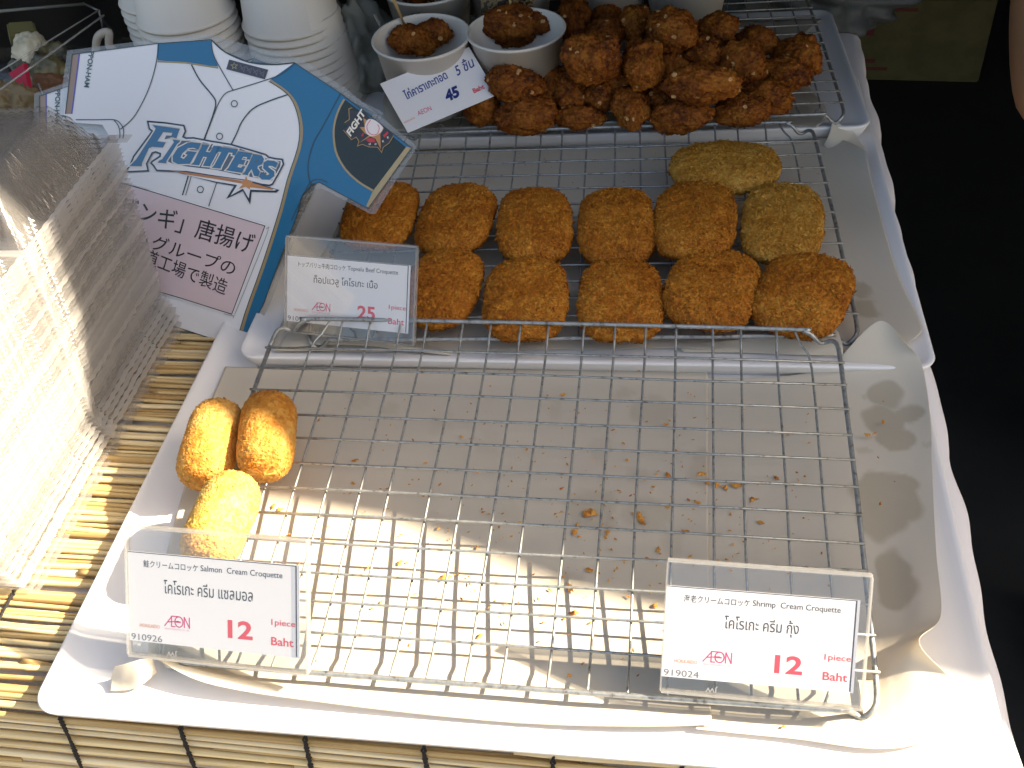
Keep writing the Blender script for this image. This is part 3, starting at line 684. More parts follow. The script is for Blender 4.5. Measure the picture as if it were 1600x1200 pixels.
# ------------------------------------------------------------------ text
_tc = {}
def text_mesh(s, bold=0.0, shear=0.0, sp=1.0):
    kk = (s, bold, shear, sp)
    if kk in _tc: return _tc[kk]
    c = bpy.data.curves.new('txt', 'FONT'); c.body = s; c.size = 1; c.offset = bold; c.shear = shear; c.space_character = sp; c.resolution_u = 3; c.fill_mode = 'FRONT' if hasattr(c, 'fill_mode') else c.fill_mode
    o = bpy.data.objects.new('txt', c); COL.objects.link(o); dg = bpy.context.evaluated_depsgraph_get(); dg.update()
    me = bpy.data.meshes.new_from_object(o.evaluated_get(dg)); bpy.data.objects.remove(o)
    V = np.array([v.co[:] for v in me.vertices]) if len(me.vertices) else np.zeros((0, 3)); F = [list(p.vertices) for p in me.polygons]
    _tc[kk] = (V, F); return V, F
def text_fit(s, bl, br, h, mapf, bold=0, shear=0, fixh=None, sp=1.0, ybase=None):
    """text between corners bl, br (2D), height h measured for the full bbox; mapf: 2D -> 3D local"""
    V, F = text_mesh(s, bold, shear, sp)
    if not len(V): return [], []
    x0, x1 = V[:, 0].min(), V[:, 0].max(); y0, y1 = V[:, 1].min(), V[:, 1].max()
    bl = np.array(bl, float); br = np.array(br, float); e = br - bl; W = np.linalg.norm(e); e /= W; up = np.array([-e[1], e[0]])
    if h[0] * up[0] + h[1] * up[1] < 0: up = -up
    up = np.array(h, float)
    return [mapf(bl + e * W * (v[0] - x0) / (x1 - x0) + up * (v[1] - y0) / (y1 - y0)) for v in V], F

# ------------------------------------------------------------------ price signs in acrylic holders
RED = (.75, .055, .09); BLK = (.03, .03, .035); PINK = (.72, .04, .20)
def price_sign(mw, jp, thai, code, price, label, order):
    root = empty('price_sign', mw=mw); prop(root, label, 'price sign', 'price signs in clear acrylic holders')
    W, H = .1005, .068
    ob('front_panel', boxmesh('front_panel', (W / 2, H / 2, .0024), (W, H, .0011), acrylic, .0003), root)
    ob('back_panel', boxmesh('back_panel', (W / 2, H / 2 + .001, -.0005), (W, H + .002, .0011), acrylic, .0003), root)
    # edges: thin rims of the holder
    V, F = [], []
    box(V, F, (W / 2, H + .0008, .001), (W + .0006, .0012, .0046)); box(V, F, (-.0004, H / 2, .001), (.0008, H, .0044)); box(V, F, (W + .0004, H / 2, .001), (.0008, H, .0044)); box(V, F, (W / 2, -.0006, .001), (W, .0010, .0048))
    ob('holder_rim', mesh('holder_rim', V, F, acr_edge), root)
    # foot: plate bent backwards from the bottom edge, back to horizontal
    up = np.array((mw.inverted().to_3x3() @ Vector((0, 0, 1)))); bk = np.array([0, 0, -1.]) - up * (-up[2]); bk /= np.linalg.norm(bk)
    V = [np.array(a) for a in ((0, 0, -.001), (W, 0, -.001))]; V += [V[1] + bk * .042, V[0] + bk * .042]; V += [v + up * .0012 for v in V]
    F = [(0,3,2,1),(4,5,6,7),(0,1,5,4),(1,2,6,5),(2,3,7,6),(3,0,4,7)]
    ob('foot_plate', mesh('foot_plate', V, F, acrylic), root)
    cw, ch, cx, cy = .0965, .0485, -.0003, .0070
    card = ob('price_card', boxmesh('price_card', (cx + cw / 2, cy + ch / 2, .00085), (cw, ch, .0003), card_paper), root)
    if order == 's': pass
    # dark printed frame line at the right and upper edges of the card
    def mp(p, z=.00108): return (cx + p[0] * cw, cy + ch - p[1] * ch, z)
    def add(name, s, x0, x1, yt, yb, col, **k):
        V, F = text_fit(s, (x0, yb), (x1, yb), (0, yt - yb), mp, **k)
        if len(V): ob(name, mesh(name, V, F, ink(col)), card)
    V = [mp((0, .012)), mp((.985, .012)), mp((.985, .004)), mp((0, .004)), mp((.978, .012)), mp((.978, .985)), mp((.985, .985))]
    ob('border_line', mesh('border_line', V, [(0, 1, 2, 3), (4, 5, 6, 1)], ink((.05, .04, .06))), card)
    sp = jp.split('|'); fr = len(sp[0]) * 1.0; en = len(sp[1]) * .56; tot = fr + en + .6; x0 = .095; x1 = .905; mid = x0 + (x1 - x0) * fr / tot
    add('lettering', sp[0], x0, mid, .085, .165, BLK, bold=.003); add('lettering', sp[1], mid + .015, x1, .088, .172, BLK, bold=.003)
    if len(sp) > 2: pass
    add('lettering', thai[0], *thai[1], BLK, bold=.003)
    add('lettering', 'HOKKAIDO', .065, .185, .795, .835, (.80, .35, .20), bold=.01)
    # AEON logo: AE joined, O with a bar, N
    V, F = [], []
    def st(pts, wd=.006, close=False):
        pts = [np.array(p, float) * np.array([1, ch / cw]) for p in pts]
        if close: pts.append(pts[0])
        for a, b in zip(pts[:-1], pts[1:]):
            d = b - a; L = np.linalg.norm(d)
            if L < 1e-9: continue
            n_ = np.array([-d[1], d[0]]) / L * wd / 2; a = a - d / L * wd * .3; b = b + d / L * wd * .3; o = len(V)
            for q in (a + n_, b + n_, b - n_, a - n_): V.append(mp((q[0], q[1] * cw / ch)))
            F.append((o, o+1, o+2, o+3))
    X, Y, h = .215, .68, .115
    st([(X, Y + h), (X + .045, Y), (X + .085, Y)]); st([(X + .042, Y), (X + .042, Y + h), (X + .062, Y + h)]); st([(X + .018, Y + h * .6), (X + .085, Y + h * .45)])
    st([(X + .086 + .024 * math.cos(t), Y + h / 2 + h / 2 * math.sin(t)) for t in np.linspace(0, 2 * math.pi, 18)]); st([(X + .07, Y + h * .52), (X + .094, Y + h * .52)], .009)
    st([(X + .118, Y + h), (X + .118, Y), (X + .148, Y + h), (X + .148, Y)])
    ob('logo', mesh('logo', V, F, ink(PINK)), card)
    add('lettering', 'AEON (THAILAND) CO., LTD.', X, X + .15, .815, .838, (.80, .30, .42))
    add('lettering', price, .588, .732, .655, .855, RED, bold=.028)
    add('lettering', '1piece', .840, .975, .600, .685, RED, bold=.008)
    add('lettering', 'Baht', .838, .965, .795, .885, RED, bold=.014)
    add('lettering', code, .012, .198, .915, .985, (.16, .16, .17))
    # maker's mark moulded upside down under the card
    V, F = text_fit('JW', (.290, 1.115), (.235, 1.115), (0, -(.0)), lambda p: p, bold=.02)
    V, F = text_fit('JW', (.300, 1.045), (.235, 1.045), (0, .07), lambda p: mp(p, .00305), bold=.02)
    ob('maker_mark', mesh('maker_mark', V, F, ink((.25, .25, .26))), root)
    return root
S1 = frame((-.2075, -.2415, .0165), (.995, -.055, .040), (-.055, .600, .800)) @ Matrix.Scale(1.06, 4)
S2 = frame((.0868, -.2385, .0175), (.9995, .004, -.030), (.02, .600, .780))
S3 = frame((-.1955, .0285, .0250), (.989, -.145, .030), (.045, .530, .845))
price_sign(S1, '鮭クリームコロッケ|Salmon  Cream Croquette', ('โคโรเกะ ครีม แซลมอล', (.215, .735, .285, .435)), '910926', '12', 'salmon cream croquette sign priced 12 baht at the left front of the front tray', 's')
price_sign(S2, '海老クリームコロッケ|Shrimp  Cream Croquette', ('โคโรเกะ ครีม กุ้ง', (.315, .700, .275, .46)), '919024', '12', 'shrimp cream croquette sign priced 12 baht at the right front of the front rack', 's')
price_sign(S3, 'トップバリュ牛肉コロッケ|Topvalu Beef Croquette', ('ท็อปแวลู โคโรเกะ เนื้อ', (.225, .745, .265, .42)), '910923', '25', 'beef croquette sign priced 25 baht left of the brown croquettes', 's')

# handwritten card leaning on the left cup
MC = frame(tuple(CAM + (np.array([-.1582, .2931, .0361]) - CAM) * .955), (.8155, .5701, .0997), (-.5327, .672, .5145))
mci = MC.inverted()
card = ob('handwritten_card', boxmesh('handwritten_card', (.0435, .0263, 0), (.0880, .0535, .0005), card_paper)); card.matrix_world = MC
prop(card, 'white card handwritten in blue with the price 45, leaning on the left cup', 'price card')
def plane_uv(MW, off):
    o = np.array(MW.translation); R3 = np.array(MW.to_3x3()); n_ = R3[:, 2]; o2 = o + n_ * off
    def f(p):
        d = ray(p[0], p[1]); q = CAM + d * (((o2 - CAM) @ n_) / (d @ n_)); l = R3.T @ (q - o); return (l[0], l[1], off)
    return f
mc = plane_uv(MC, .0004); BLUE = (.035, .05, .28)
def wtxt(name, s, bl, br, up, col, mapf, par, **k):
    V, F = text_fit(s, bl, br, up, mapf, **k)
    if len(V): ob(name, mesh(name, V, F, ink(col, .3)), par)
wtxt('handwriting', 'ไก่คาราเกะทอด', (636, 156), (701, 122), (-8, -14), BLUE, mc, card, bold=.02, shear=.1)
wtxt('handwriting', '5 ชิ้น', (715, 119), (743, 103), (-8, -17), BLUE, mc, card, bold=.012, shear=.15)
wtxt('handwriting', '45', (699, 160), (720, 150), (-7, -17), (.02, .04, .20), mc, card, bold=.05, shear=.1)
wtxt('lettering', 'Baht', (741, 146), (758, 138), (-3.5, -7), RED, mc, card, bold=.03)
wtxt('lettering', 'AEON', (654, 181), (675, 172), (-3, -7), PINK, mc, card)
wtxt('lettering', 'HOKKAIDO', (632, 193), (649, 185), (-1, -2.6), (.8, .3, .2), mc, card, bold=.01)

# ------------------------------------------------------------------ jersey poster
pe = np.array([.94, -.341, 0]); ph = np.array([.341, .94, 0]); pt = R_(50)
MP = frame(P(378, 540, -.010), pe, ph * math.cos(pt) + np.array([0, 0, math.sin(pt)])); 
poster = empty('jersey_poster', mw=MP); prop(poster, 'laminated baseball jersey poster, white and blue, leaning on the cup stacks', 'poster', 'laminated jersey posters')
def tri(poly):
    bm = bmesh.new(); vs = [bm.verts.new((p[0], p[1], p[2])) for p in poly]; f = bm.faces.new(vs); f.normal_update()
    if f.normal.z < 0: f.normal_flip()
    bmesh.ops.triangulate(bm, faces=[f], ngon_method='EAR_CLIP'); V = [v.co[:] for v in bm.verts]; bm.verts.index_update(); F = [[v.index for v in q.verts] for q in bm.faces]; bm.free(); return V, F
LIFT = .00016
def pp(name, poly, col, layer, par=None, coat=1, mat=None, smooth=0):
    f = plane_uv(MP, layer * LIFT); 
    if smooth: poly = [tuple(q) for q in catmull(poly, smooth, closed=True)]
    V, F = tri([f(p) for p in poly]); return ob(name, mesh(name, V, F, mat or ink(col, .22, .35)), par or poster)
def ps(name, pts, wd, col, layer, par=None, closed=False, sm=0, taper=None):
    if sm: pts = catmull(pts, sm, closed)
    pts = [np.array(p[:2], float) for p in pts]
    if closed: pts = pts + [pts[0], pts[1]]
    f = plane_uv(MP, layer * LIFT); V, F = [], []
    for i, p in enumerate(pts):
        a = pts[max(i - 1, 0)]; b = pts[min(i + 1, len(pts) - 1)]
        if closed and i == 0: a = pts[-3]
        d1 = p - a; d2 = b - p; d1 /= np.linalg.norm(d1) + 1e-9; d2 /= np.linalg.norm(d2) + 1e-9
        if i == 0 and not closed: d1 = d2
        if i == len(pts) - 1: d2 = d1
        m_ = d1 + d2; L = np.linalg.norm(m_); m_ = m_ / L if L > .2 else d1; sc = min(1 / max(abs(m_ @ d1), .35), 2.0)
        n_ = np.array([-m_[1], m_[0]]) * wd / 2 * sc; V += [f(p + n_), f(p - n_)]
    for i in range(len(pts) - 1): F.append([2*i, 2*i+2, 2*i+3, 2*i+1])
    return ob(name, mesh(name, V, F, ink(col, .25, .3)), par or poster)
LINE = (.035, .06, .07); BLU = (.005, .145, .30); GOLD = (.36, .27, .15); WHT = (.80, .79, .82); NAVY = (.035, .055, .085)
outl = [(113, 85), (245, 68), (330, 62), (351, 81), (388, 97), (433, 101), (460, 98), (532, 146), (643, 231), (575, 326), (499, 285), (487, 288), (472, 306), (462, 342), (440, 398), (412, 474), (377, 544), (250, 503), (130, 467), (150, 340), (172, 215), (160, 195), (97, 190), (103, 160)]
lam = [(105, 79), (243, 61), (330, 55), (400, 74), (466, 90), (540, 138), (652, 229), (586, 334), (578, 334), (503, 294), (490, 298), (481, 312), (470, 346), (449, 402), (421, 476), (383, 552), (372, 551), (250, 512), (122, 474), (142, 340), (160, 220), (150, 202), (88, 197), (94, 160)]
f0 = plane_uv(MP, 0)
V, F = tri([f0(p) for p in lam]); b = len(V)
bm_ = mesh('laminate_film', V, F, film); lf = ob('laminate_film', bm_, poster)
md = lf.modifiers.new('s', 'SOLIDIFY'); md.thickness = .0004; md.offset = -1
pp('jersey_print', outl, WHT, 1.2)
pp('blue_shoulder', [(247, 68), (329, 63), (333, 84), (341, 104), (246, 94)], BLU, 2.2)
pp('blue_sleeve', [(460, 98), (532, 146), (643, 231), (575, 326), (499, 285), (487, 289), (472, 308), (462, 342), (440, 400), (412, 474), (377, 543), (370, 540), (384, 491), (412, 412), (438, 330), (451, 280), (467, 231), (470, 198), (464, 166), (449, 144), (422, 125)], BLU, 2.2)
ps('gold_trim', [(422, 126), (449, 145), (464, 167), (471, 198), (468, 231), (452, 280), (439, 330), (413, 412), (385, 491), (372, 540)], 4.5, GOLD, 3, sm=3)
ps('seam_line', [(420, 127), (447, 145), (461, 167), (468, 198), (465, 231), (449, 280), (436, 330), (410, 412), (382, 491), (369, 539)], 1.3, LINE, 3.4, sm=3)
ps('shoulder_trim', [(246, 96), (290, 98), (341, 106)], 2.6, GOLD, 3)
bp_ = [(538, 155), (529, 172), (522, 196), (522, 222), (527, 243), (540, 265), (560, 284), (583, 298), (634, 230), (600, 202), (570, 179)]
pp('black_sleeve_patch', bp_, (.012, .022, .020), 3)
ps('patch_trim', bp_[:8], 3.2, GOLD, 3.5, sm=3)
pp('sleeve_cuff', [(635, 229), (643, 231), (577, 325), (572, 322), (583, 298)], (.40, .31, .17), 3.2)
pp('white_sleeve_cuff', [(113, 85), (123, 84), (111, 178), (102, 178)], (.34, .22, .16), 2.4)
ps('cuff_line', [(124, 84), (112, 178)], 2.2, (.10, .09, .42), 2.8)
for nm, pts, w_, sm in [('outline', outl[2:20], 1.3, 0), ('outline', [(113, 85), (245, 68), (330, 62)], 1.3, 0), ('outline', [(113, 85), (102, 178)], 1.4, 0),
    ('seam_line', [(247, 68), (245, 92), (238, 122), (226, 153), (208, 184), (188, 202)], 1.4, 4), ('seam_line', [(330, 62), (333, 84), (345, 108), (364, 141)], 1.4, 4), ('seam_line', [(364, 141), (400, 130), (435, 118), (453, 106), (461, 98)], 1.4, 4),
    ('seam_line', [(330, 62), (351, 81), (388, 97), (425, 101), (460, 98)], 1.8, 4),
    ('placket_line', [(364, 141), (352, 146), (342, 160), (332, 185), (318, 222)], 1.3, 4), ('placket_line', [(318, 222), (304, 258), (290, 305)], 1.1, 0), ('placket_line', [(313, 222), (298, 262), (285, 305)], 2.0, 0), ('placket_line', [(339, 284), (326, 322)], 1.3, 0),
    ('piping_line', [(299, 101), (312, 125), (330, 147), (337, 160), (332, 182), (318, 220)], 2.0, 4), ('piping_line', [(449, 148), (420, 158), (395, 170), (378, 190), (370, 208), (361, 226)], 2.0, 4),
    ('seam_line', [(532, 146), (518, 172), (504, 198), (489, 225), (481, 258), (484, 284), (489, 290)], 1.3, 4), ('seam_line', [(455, 345), (470, 312), (484, 286), (498, 280), (512, 285)], 1.3, 4),
    ('seam_line', [(118, 187), (150, 187), (178, 187), (188, 193), (193, 203), (192, 216)], 1.4, 4), ('seam_line', [(178, 188), (184, 195), (187, 205), (187, 216)], 1.3, 4)]:
    ps(nm, pts, w_, LINE, 4, sm=sm)
for (x, y) in ((366, 162), (343, 213), (313, 296)):
    ps('button', [(x + 4.8 * math.cos(a), y + 5 * math.sin(a)) for a in np.linspace(0, 2 * math.pi, 15)[:-1]], 1.3, LINE, 4.2, closed=True)
tag = pp('neck_label', [(358, 93), (419, 109), (414, 124), (353.5, 108)], (.055, .055, .075), 4.4)
ps('label_star', [(366 + (5.5 if i % 2 == 0 else 2.2) * math.sin(i * math.pi / 5), 103 - (5.5 if i % 2 == 0 else 2.2) * math.cos(i * math.pi / 5)) for i in range(10)], .9, (.42, .36, .18), 4.8, tag, closed=True)
for i in range(4): ps('label_mark', [(375 + 10 * i, 101 + 2.6 * i), (381 + 10 * i, 112 + 2.6 * i), (383 + 10 * i, 104 + 2.6 * i), (376 + 10 * i, 108 + 2.6 * i)], 1.2, (.14, .14, .17), 4.8, tag)
mp_ = plane_uv(MP, 3.6 * LIFT)
wtxt('sleeve_lettering', 'PPON-HAM', (139, 80), (131, 136), (8, 1), (.04, .09, .10), mp_, poster, bold=.02)
# Fighters lettering, traced in a working grid X/5.714+180, Y/5.714+170
def Z(l): return [(180 + x * .175, 170 + y * .175) for x, y in l]
sil = Z([(290,113),(450,126),(612,150),(627,200),(605,250),(632,262),(700,260),(830,285),(1030,318),(1240,378),(1345,410),(1368,432),(1430,445),(1491,452),(1502,495),(1452,590),(1405,672),(1375,684),(1300,674),(1180,642),(900,604),(640,562),(370,550),(345,510),(320,485),(330,470),(400,425),(402,400),(360,385),(330,395),(280,490),(295,553),(90,563),(130,512),(165,425),(332,200),(305,178)])
emb = pp('team_emblem', sil, (.80, .79, .82), 5)
ps('emblem_outline', sil, 2.6, NAVY, 5.6, emb, closed=True)
sw = Z([(345,505),(640,592),(900,662),(1060,690),(990,805),(1140,735),(1205,856),(1218,742),(1440,748),(1466,725),(1260,665),(1130,620),(900,585),(500,520)])
pp('swoosh', sw, NAVY, 4.6, emb)
pp('swoosh_white', Z([(600,585),(900,650),(1090,680),(1030,775),(1140,712),(1192,800),(1205,722),(1420,730),(1440,722),(1240,672),(1160,640),(900,605)]), WHT, 6.0, emb)
pp('swoosh_orange', Z([(480,546),(700,575),(1130,640),(1130,668),(900,628),(640,588)]), (.50, .20, .07), 6.4, emb)
star = [(1170,600),(1182,640),(1232,648),(1200,680),(1205,722),(1165,696),(1100,716),(1138,675),(1112,640),(1155,640)]
pp('emblem_star', Z(star), (.62, .26, .09), 7.4, emb); pp('star_tail', Z([(1205,655),(1410,716),(1405,724),(1200,700)]), (.58, .24, .09), 7.2, emb)
LET = [
 [(335,145),(575,180),(545,262),(500,250),(512,214),(428,206),(374,290),(450,300),(425,345),(330,338),(300,350),(240,480),(235,512),(130,510),(190,450),(355,195),(362,175)],
 [(515,275),(578,285),(570,300),(552,312),(455,468),(455,485),(382,480),(395,462),(420,452),(525,300)],
 [(640,310),(680,298),(765,308),(740,365),(700,346),(650,350),(596,400),(582,435),(612,450),(650,410),(628,402),(645,378),(725,386),(665,490),(560,492),(515,470),(515,420),(560,350)],
 [(775,320),(840,322),(806,385),(848,390),(880,330),(945,337),(930,352),(850,500),(846,512),(785,507),(822,430),(785,425),(748,503),(680,497),(700,480),(770,340)],
 [(915,340),(1095,362),(1072,415),(1045,412),(1050,392),(1012,388),(945,515),(940,532),(865,525),(885,505),(950,385),(925,383),(890,402)],
 [(1100,380),(1222,398),(1200,452),(1175,450),(1180,430),(1142,426),(1126,455),(1162,460),(1145,498),(1104,492),(1088,520),(1122,528),(1140,512),(1160,516),(1130,570),(990,548),(1010,530),(1085,400)],
 [(1228,405),(1310,420),(1328,450),(1308,495),(1272,510),(1268,530),(1290,560),(1278,602),(1240,598),(1218,535),(1185,580),(1185,592),(1138,585),(1160,560),(1225,425)],
 [(1450,482),(1430,525),(1402,510),(1372,506),(1364,520),(1420,560),(1420,600),(1380,632),(1310,630),(1285,605),(1300,565),(1328,572),(1335,590),(1365,592),(1378,580),(1322,530),(1327,480),(1360,460),(1420,466)]]
pp('letter_shade', Z([(560,285),(700,285),(900,320),(1100,350),(1340,440),(1480,470),(1470,520),(1400,640),(1100,590),(900,545),(640,515),(500,485),(470,470)]), (.10, .13, .17), 5.9, emb)
for l in LET: ps('letter_edge', Z(l), 4.4, (.78, .76, .77), 6.9, emb, closed=True)
for l in LET: ps('letter_trim', Z(l), 1.1, (.45, .38, .26), 7.6, emb, closed=True)
for l in LET: pp('letter', Z(l), (.030, .165, .33), 8.2, emb)
for l in ([(455,238),(505,240),(520,250),(440,272)], [(682,360),(725,362),(735,372),(670,370)], [(850,345),(868,345),(840,380),(832,378)], [(1145,440),(1160,440),(1150,450),(1140,448)], [(1255,450),(1278,455),(1268,478),(1240,476)], [(1320,560),(1352,582),(1340,590),(1312,575)]):
    pp('letter_gap', Z(l), (.10, .13, .17), 8.8, emb)
# sleeve crest
def Y4(l): return [(470 + x / 6, 130 + y / 6) for x, y in l]
crest = pp('sleeve_crest', Y4([(400,440),(440,400),(410,370),(455,340),(450,240),(500,260),(600,270),(640,320),(760,390),(870,490),(830,560),(775,600),(758,650),(720,600),(640,600),(575,575),(530,590),(545,540),(520,505),(475,530)]), (.03, .03, .035), 5)
ps('crest_edge', Y4([(400,440),(475,530),(520,505),(545,545),(530,590),(575,573),(640,598),(720,600),(758,650),(775,600),(830,560),(870,490)]), 1.1, (.42, .24, .09), 5.6, crest)
ps('crest_edge', Y4([(410,370),(455,340),(450,240),(480,230)]), 1.0, (.45, .28, .10), 5.6, crest)
pp('crest_flare', Y4([(545,560),(600,520),(640,490),(600,470),(552,412),(600,410),(585,325),(625,350),(640,330),(740,390),(780,420),(745,480),(750,620),(700,520),(650,500)]), (.48, .23, .08), 5.5, crest)
pp('crest_red', Y4([(610,530),(640,515),(690,520),(700,552),(640,555)]), (.55, .03, .04), 5.9, crest); pp('crest_red', Y4([(770,490),(815,450),(822,470),(785,510)]), (.55, .03, .04), 5.9, crest); pp('crest_red', Y4([(565,495),(580,465),(592,475),(580,500)]), (.5, .03, .04), 5.9, crest)
ball = pp('crest_ball', Y4([(600,400),(620,350),(650,335),(700,350),(755,395),(770,420),(750,460),(700,492),(650,495),(610,460)]), (.74, .66, .66), 6.4, crest, smooth=3)
ps('ball_stitching', Y4([(655,345),(620,400),(635,460),(680,485),(720,470),(735,420),(720,385)]), 1.0, (.6, .06, .1), 6.9, crest, sm=3)
mp7 = plane_uv(MP, 7 * LIFT)
wtxt('crest_lettering', 'FIGHT', (548, 214), (573, 176), (-8.5, -6.5), (.78, .72, .64), mp7, crest, bold=.04, shear=.2)
for (x, y, ch_) in ((578, 225.5, 'H'), (587, 225.5, 'O'), (599, 221, 'K'), (606.5, 215, 'K')): wtxt('crest_lettering', ch_, (x - 1.5, y + 1.5), (x + 1.5, y + .8), (-.4, -3), (.72, .70, .66), mp7, crest, bold=.04)
# glued pink notice
pk = [(160, 277), (232, 298), (414, 353), (362, 491), (283, 466), (140, 424)]
ps('notice_rim', pk, 5, (.84, .83, .85), 5, closed=True)
notice = pp('pink_notice', pk, (.70, .55, .58), 5.6)
ps('notice_line', pk, 1.3, (.05, .04, .04), 6.2, notice, closed=True)
ps('notice_line', [(416, 358), (417, 366), (369, 486), (364, 493), (350, 490)], .8, (.2, .2, .2), 6.2, notice, sm=3)  # thin grey stroke paints the shadow along the stuck-on notice's edge
mpn = plane_uv(MP, 6.4 * LIFT); K = (.03, .03, .035)
wtxt('notice_lettering', '「ザンギ」唐揚げ', (170, 332), (392, 398), (9, -32), K, mpn, notice, bold=.006)
wtxt('notice_lettering', '日本ハムグループの', (132, 354), (364, 432), (7, -23), K, mpn, notice, bold=.003)
wtxt('notice_lettering', '北海道工場で製造', (180, 394), (351, 462), (7, -24), K, mpn, notice, bold=.003)
# copy: the second poster behind, turned anticlockwise
def copy_tree(o, par=None):
    c = o.copy(); COL.objects.link(c)
    if par is not None: c.parent = par
    for ch_ in list(o.children): copy_tree(ch_, c)
    return c
p2 = copy_tree(poster); p2['label'] = 'second jersey poster behind the first, only its two sleeve tips showing'
a0 = np.array(plane_uv(MP, 0)((113, 85))[:2]); a1 = np.array(plane_uv(MP, 0)((643, 231))[:2]); b0 = np.array(plane_uv(MP, -.006)((55, 150))[:2]); b1 = np.array(plane_uv(MP, -.006)((600, 180))[:2])
th = math.atan2(*(b1 - b0)[::-1]) - math.atan2(*(a1 - a0)[::-1]); mid = (b0 + b1) / 2; am = (a0 + a1) / 2
p2.matrix_world = MP @ Matrix.Translation((mid[0], mid[1], -.006)) @ Matrix.Rotation(th, 4, 'Z') @ Matrix.Translation((-am[0], -am[1], 0))

# ------------------------------------------------------------------ stack of clear clamshell containers
def clam_mesh(rim):
    ya, yb_, xw = .138, -.134, .225; ny_, nx_ = 150, 110
    V = []; ysx = np.linspace(yb_, ya, ny_); xs = -np.linspace(0, 1, nx_) ** 1.0 * xw
    for y in ysx:
        for x in xs:
            c = .5 * ya if y > 0 else .5 * yb_; hy = abs(c) - .006; dy = hy - abs(y - c)
            dx = min(-x - .010, x + xw - .010)
            dd = min(dy - .004, dx); rib = .0009 * (math.sin(x * 900) if dy - .004 < dx else math.sin(y * 900))
            t_ = (dd + rib * (1 if 0 < dd < .02 else 0)) / .016
            h = .036 * (0 if t_ <= 0 else 1 if t_ >= 1 else t_ ** .8)
            if t_ >= 1: h -= .002 * math.exp(-((dd - .022) / .004) ** 2)
            if abs(y) < .004: h = .004 * (1 - abs(y) / .004) * -1
            if dd < -.0035: h -= .0014
            nt_ =   .0011 * max(0, math.sin(y * 150)) ** 8 + .0004 * math.sin(y * 700)
            V.append((x - (nt_ if x > -.006 else 0), y, h))
    F = [[j*nx_+i, j*nx_+i+1, (j+1)*nx_+i+1, (j+1)*nx_+i] for j in range(ny_-1) for i in range(nx_-1)]
    me = mesh('clamshell_container', V, F, pet, True); me.materials.append(rim); mi = []
    for f in F:
        x = sum(V[q][0] for q in f) / 4; y = sum(V[q][1] for q in f) / 4
        mi.append(1 if (x > -.0042 or y > ya - .004 or y < yb_ + .004 or abs(y) < .0022) else 0)
    me.polygons.foreach_set('material_index', mi); return me
CMS = [clam_mesh(clear('clear_pet_rim', tint=(.93, .925, .92), milk=k_, gloss=g_, rough=.12)) for k_, g_ in ((.50, .10), (.36, .22), (.24, .10), (.42, .14))]; NCL = 48
for k in range(NCL):
    o = ob('clamshell_container', CMS[0 if k == 47 else random.choice((0, 1, 2, 2, 3))]); z = -.0095 + k * .0036
    dx = .016 * max(0, 1 - k / 7) ** 1.2 + .00034 * k; f = k / NCL
    o.location = (-.318 + dx + random.uniform(-.0004, .0004), -.056 + random.uniform(-.0007, .0007) - .00008 * k, z); o.rotation_euler = (random.uniform(-.003, .003), random.uniform(-.003, .003) - .03 * f, random.uniform(-.004, .004))
    if k == NCL - 1: prop(o, 'topmost open clear clamshell container of the tall stack at the left', 'food container', 'clear clamshell containers in the tall stack')
    else: prop(o, 'clear clamshell container nested in the tall stack at the left, below the topmost', 'food container', 'clear clamshell containers in the tall stack')
tb_ = ob('hinge_tab', boxmesh('hinge_tab', (0, 0, 0), (.018, .010, .0008), pet, .0003))
tb_.parent = o; tb_.location = (.004, .128, .001)

# ------------------------------------------------------------------ loose crumbs
V, F = [], []; rnd = np.random.default_rng(5)
def crumb(p, s_):
    o = len(V); a = rnd.uniform(0, 6.28); n_ = 6
    for k in range(n_):
        t_ = a + 2 * math.pi * k / n_; r = s_ * rnd.uniform(.35, 1.1) * (1.6 if k % 3 == 0 else .8); V.append((p[0] + r * math.cos(t_), p[1] + r * math.sin(t_), p[2] + rnd.uniform(0, .35) * s_))
    V.append((p[0], p[1], p[2] + s_ * rnd.uniform(.3, .9)))
    for k in range(n_): F.append((o + k, o + (k + 1) % n_, o + n_))
spots = [(610, 664, 3), (603, 680, 3), (645, 687, 3), (722, 683, 3), (555, 720, 4), (548, 592, 3), (552, 755, 4), (640, 757, 3), (645, 750, 3), (605, 764, 3), (662, 775, 3), (435, 797, 4), (428, 790, 4), (700, 830, 3), (624, 880, 4), (632, 855, 3), (690, 904, 5), (702, 902, 4), (750, 992, 3),
         (974, 693, 3), (981, 719, 4), (1041, 664, 4), (1066, 729, 3), (1043, 744, 5), (1096, 740, 4), (1105, 754, 5), (1118, 758, 6), (1150, 758, 6), (1160, 757, 4), (1136, 763, 4), (1245, 738, 3), (1248, 750, 3), (1213, 748, 4), (1175, 780, 4), (1090, 785, 4), (1043, 792, 5), (925, 801, 8), (918, 803, 7), (997, 806, 6), (1003, 816, 5), (1186, 815, 4), (900, 823, 4), (898, 830, 6), (950, 830, 6), (948, 837, 4), (1232, 828, 3), (1070, 831, 4), (1030, 858, 4), (912, 864, 3), (978, 875, 3), (890, 920, 7), (920, 890, 4), (960, 892, 3), (897, 958, 5), (1022, 946, 4), (1030, 1090, 3), (1225, 1135, 3), (890, 1055, 4), (840, 935, 3), (1000, 810, 5), (1380, 660, 4), (1358, 680, 4), (1366, 678, 3), (1372, 715, 2), (1398, 753, 2), (1375, 787, 3), (1380, 627, 2), (750, 994, 3), (570, 800, 3), (530, 1040, 2), (880, 618, 4)]
